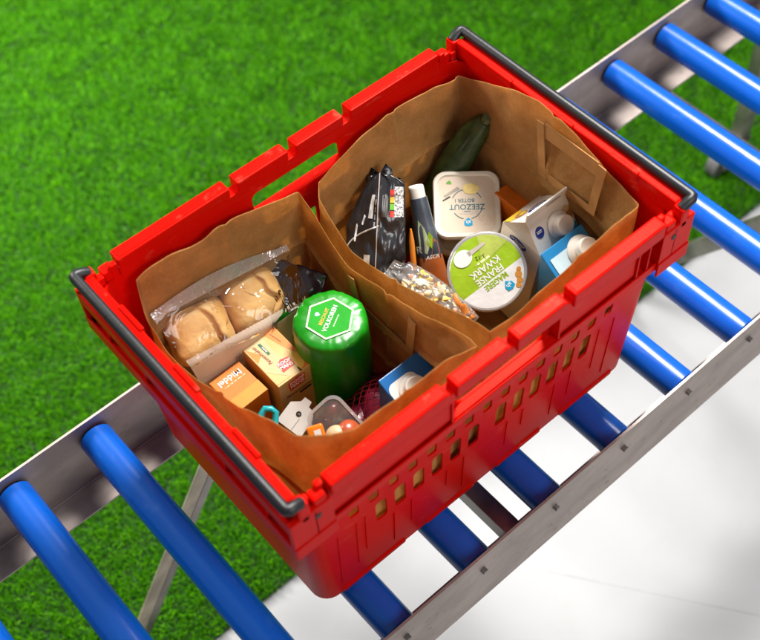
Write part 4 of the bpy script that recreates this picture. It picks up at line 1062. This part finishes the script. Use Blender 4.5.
MB().tube(path, rad, 32).build('fruit', ZM, ZU, smooth=True, angle=60)
MB().tube([Vector((.2625, .1120, .2515)), Vector((.2640, .1075, .262))], [.0075, .0066], 8).build('stem', mat('zucchini_stem', (.11, .13, .05), .7, var=.3), ZU, smooth=True)

# ------------------------------------------------------------------ orange box against the right wall
CO = thing('orange_packet', 'flat orange carton wedged between butter tub and right bag wall', 'packet', frame((.2510, .0300, .1080), (0, -1, 0), (0.0, 0, 1)))
MB().box((-.037, -.085, -.011), (.037, .058, .011), .001).build('carton', CARROT, CO)
MB().box((.014, .0582, -.0108), (.0368, .0588, .0108)).build('lid_flap', mat('beige_card', (.66, .48, .28), .5), CO)
LB = thing('olive_packet', 'small dull green pack beneath the orange packet', 'packet', frame((.2280, .0480, .085), (0, -1, 0), (0, 0, 1)))
MB().box((-.018, -.05, -.010), (.020, .045, .010), .003).build('pack', mat('olive_pack', (.12, .14, .02), .4, vscale=60, var=.4), LB)

# ------------------------------------------------------------------ clear pasta bag along the bag divide
PS = thing('pasta_bag', 'crinkled clear film bag of yellow and orange pasta below quark', 'pasta bag', frame((.0560, -.0060, .168), idir(.80, -.60), idir(.60, .80)))
PFILM = film('crinkled_film', gloss=.05, rough=.16, bump=.5, bscale=34, haze=.16)
def pbag(u, v, top=True):
    x = (u-.5)*.128; hw_ = .020 + .008*math.sin(math.pi*u) - .006*(u < .12)
    y = (v-.5)*2*hw_
    h = .018*math.sin(math.pi*min(1, max(0, (u-.12)/.9)))**.6*math.sin(math.pi*v)**.6
    z = (h if top else -h*.7) + nz((u*7, v*4, 0), 1.7, .0055, 9 if top else 4) + nz((u*18, v*9, 2), 1.7, .002, 3)
    return Vector((x, y, z))
bb = MB(); bb.grid(lambda u, v: pbag(u, v, True), 64, 26); bb.grid(lambda u, v: pbag(u, v, False), 30, 12)
bb.build('film', PFILM, PS, smooth=True, angle=180)
pm = [mat('pasta_yellow', (.90, .60, .12), .45, vscale=50), mat('pasta_orange', (.80, .27, .05), .45, vscale=50), mat('pasta_pale', (.90, .74, .44), .45, vscale=50), mat('pasta_pink', (.72, .32, .22), .45, vscale=50)]
rp_ = random.Random(12); MPS = PS.matrix_world
pieces = []
me_tw = []
for mi in range(4):
    b_ = MB(); R = []
    for k in range(1, 12):
        t = math.pi*k/12
        R.append([(-.0135*math.cos(t), .0062*math.sin(t)*math.cos(q), .0040*math.sin(t)*math.sin(q) + .004*math.cos(t)**2) for q in [i*math.pi/5 for i in range(10)]])
    b_.rings(R); o = b_.build('pasta_piece', pm[mi], PS, smooth=True, angle=50); me_tw.append(o.data); 
    o.location = (-.01 + .02*mi, .0, .001); o.rotation_euler = (0, .3*mi, mi)
for k in range(105):
    u = rp_.uniform(.22, .95); v = rp_.uniform(.16, .84); a = pbag(u, v, True); lo_ = pbag(u, v, False)
    o = bpy.data.objects.new('pasta_piece', me_tw[rp_.choice([0, 0, 2, 2, 2, 1, 2, 0])]); COL.objects.link(o); o.parent = PS
    o.location = lo_.lerp(a, rp_.uniform(.40, .86)) * .95; o.rotation_euler = (rp_.uniform(0, 3), rp_.uniform(-.4, .4), rp_.uniform(0, 3))
CS = thing('carrot_stick', 'thin orange carrot stick beside the sauce tube', 'carrot')
MB().tube([(.082, .052, .150), (.095, .070, .182), (.100, .077, .196)], [.0042, .0034, .0012], 12).build('root', mat('carrot_root', (.80, .25, .02), .4, vscale=80), CS, smooth=True)
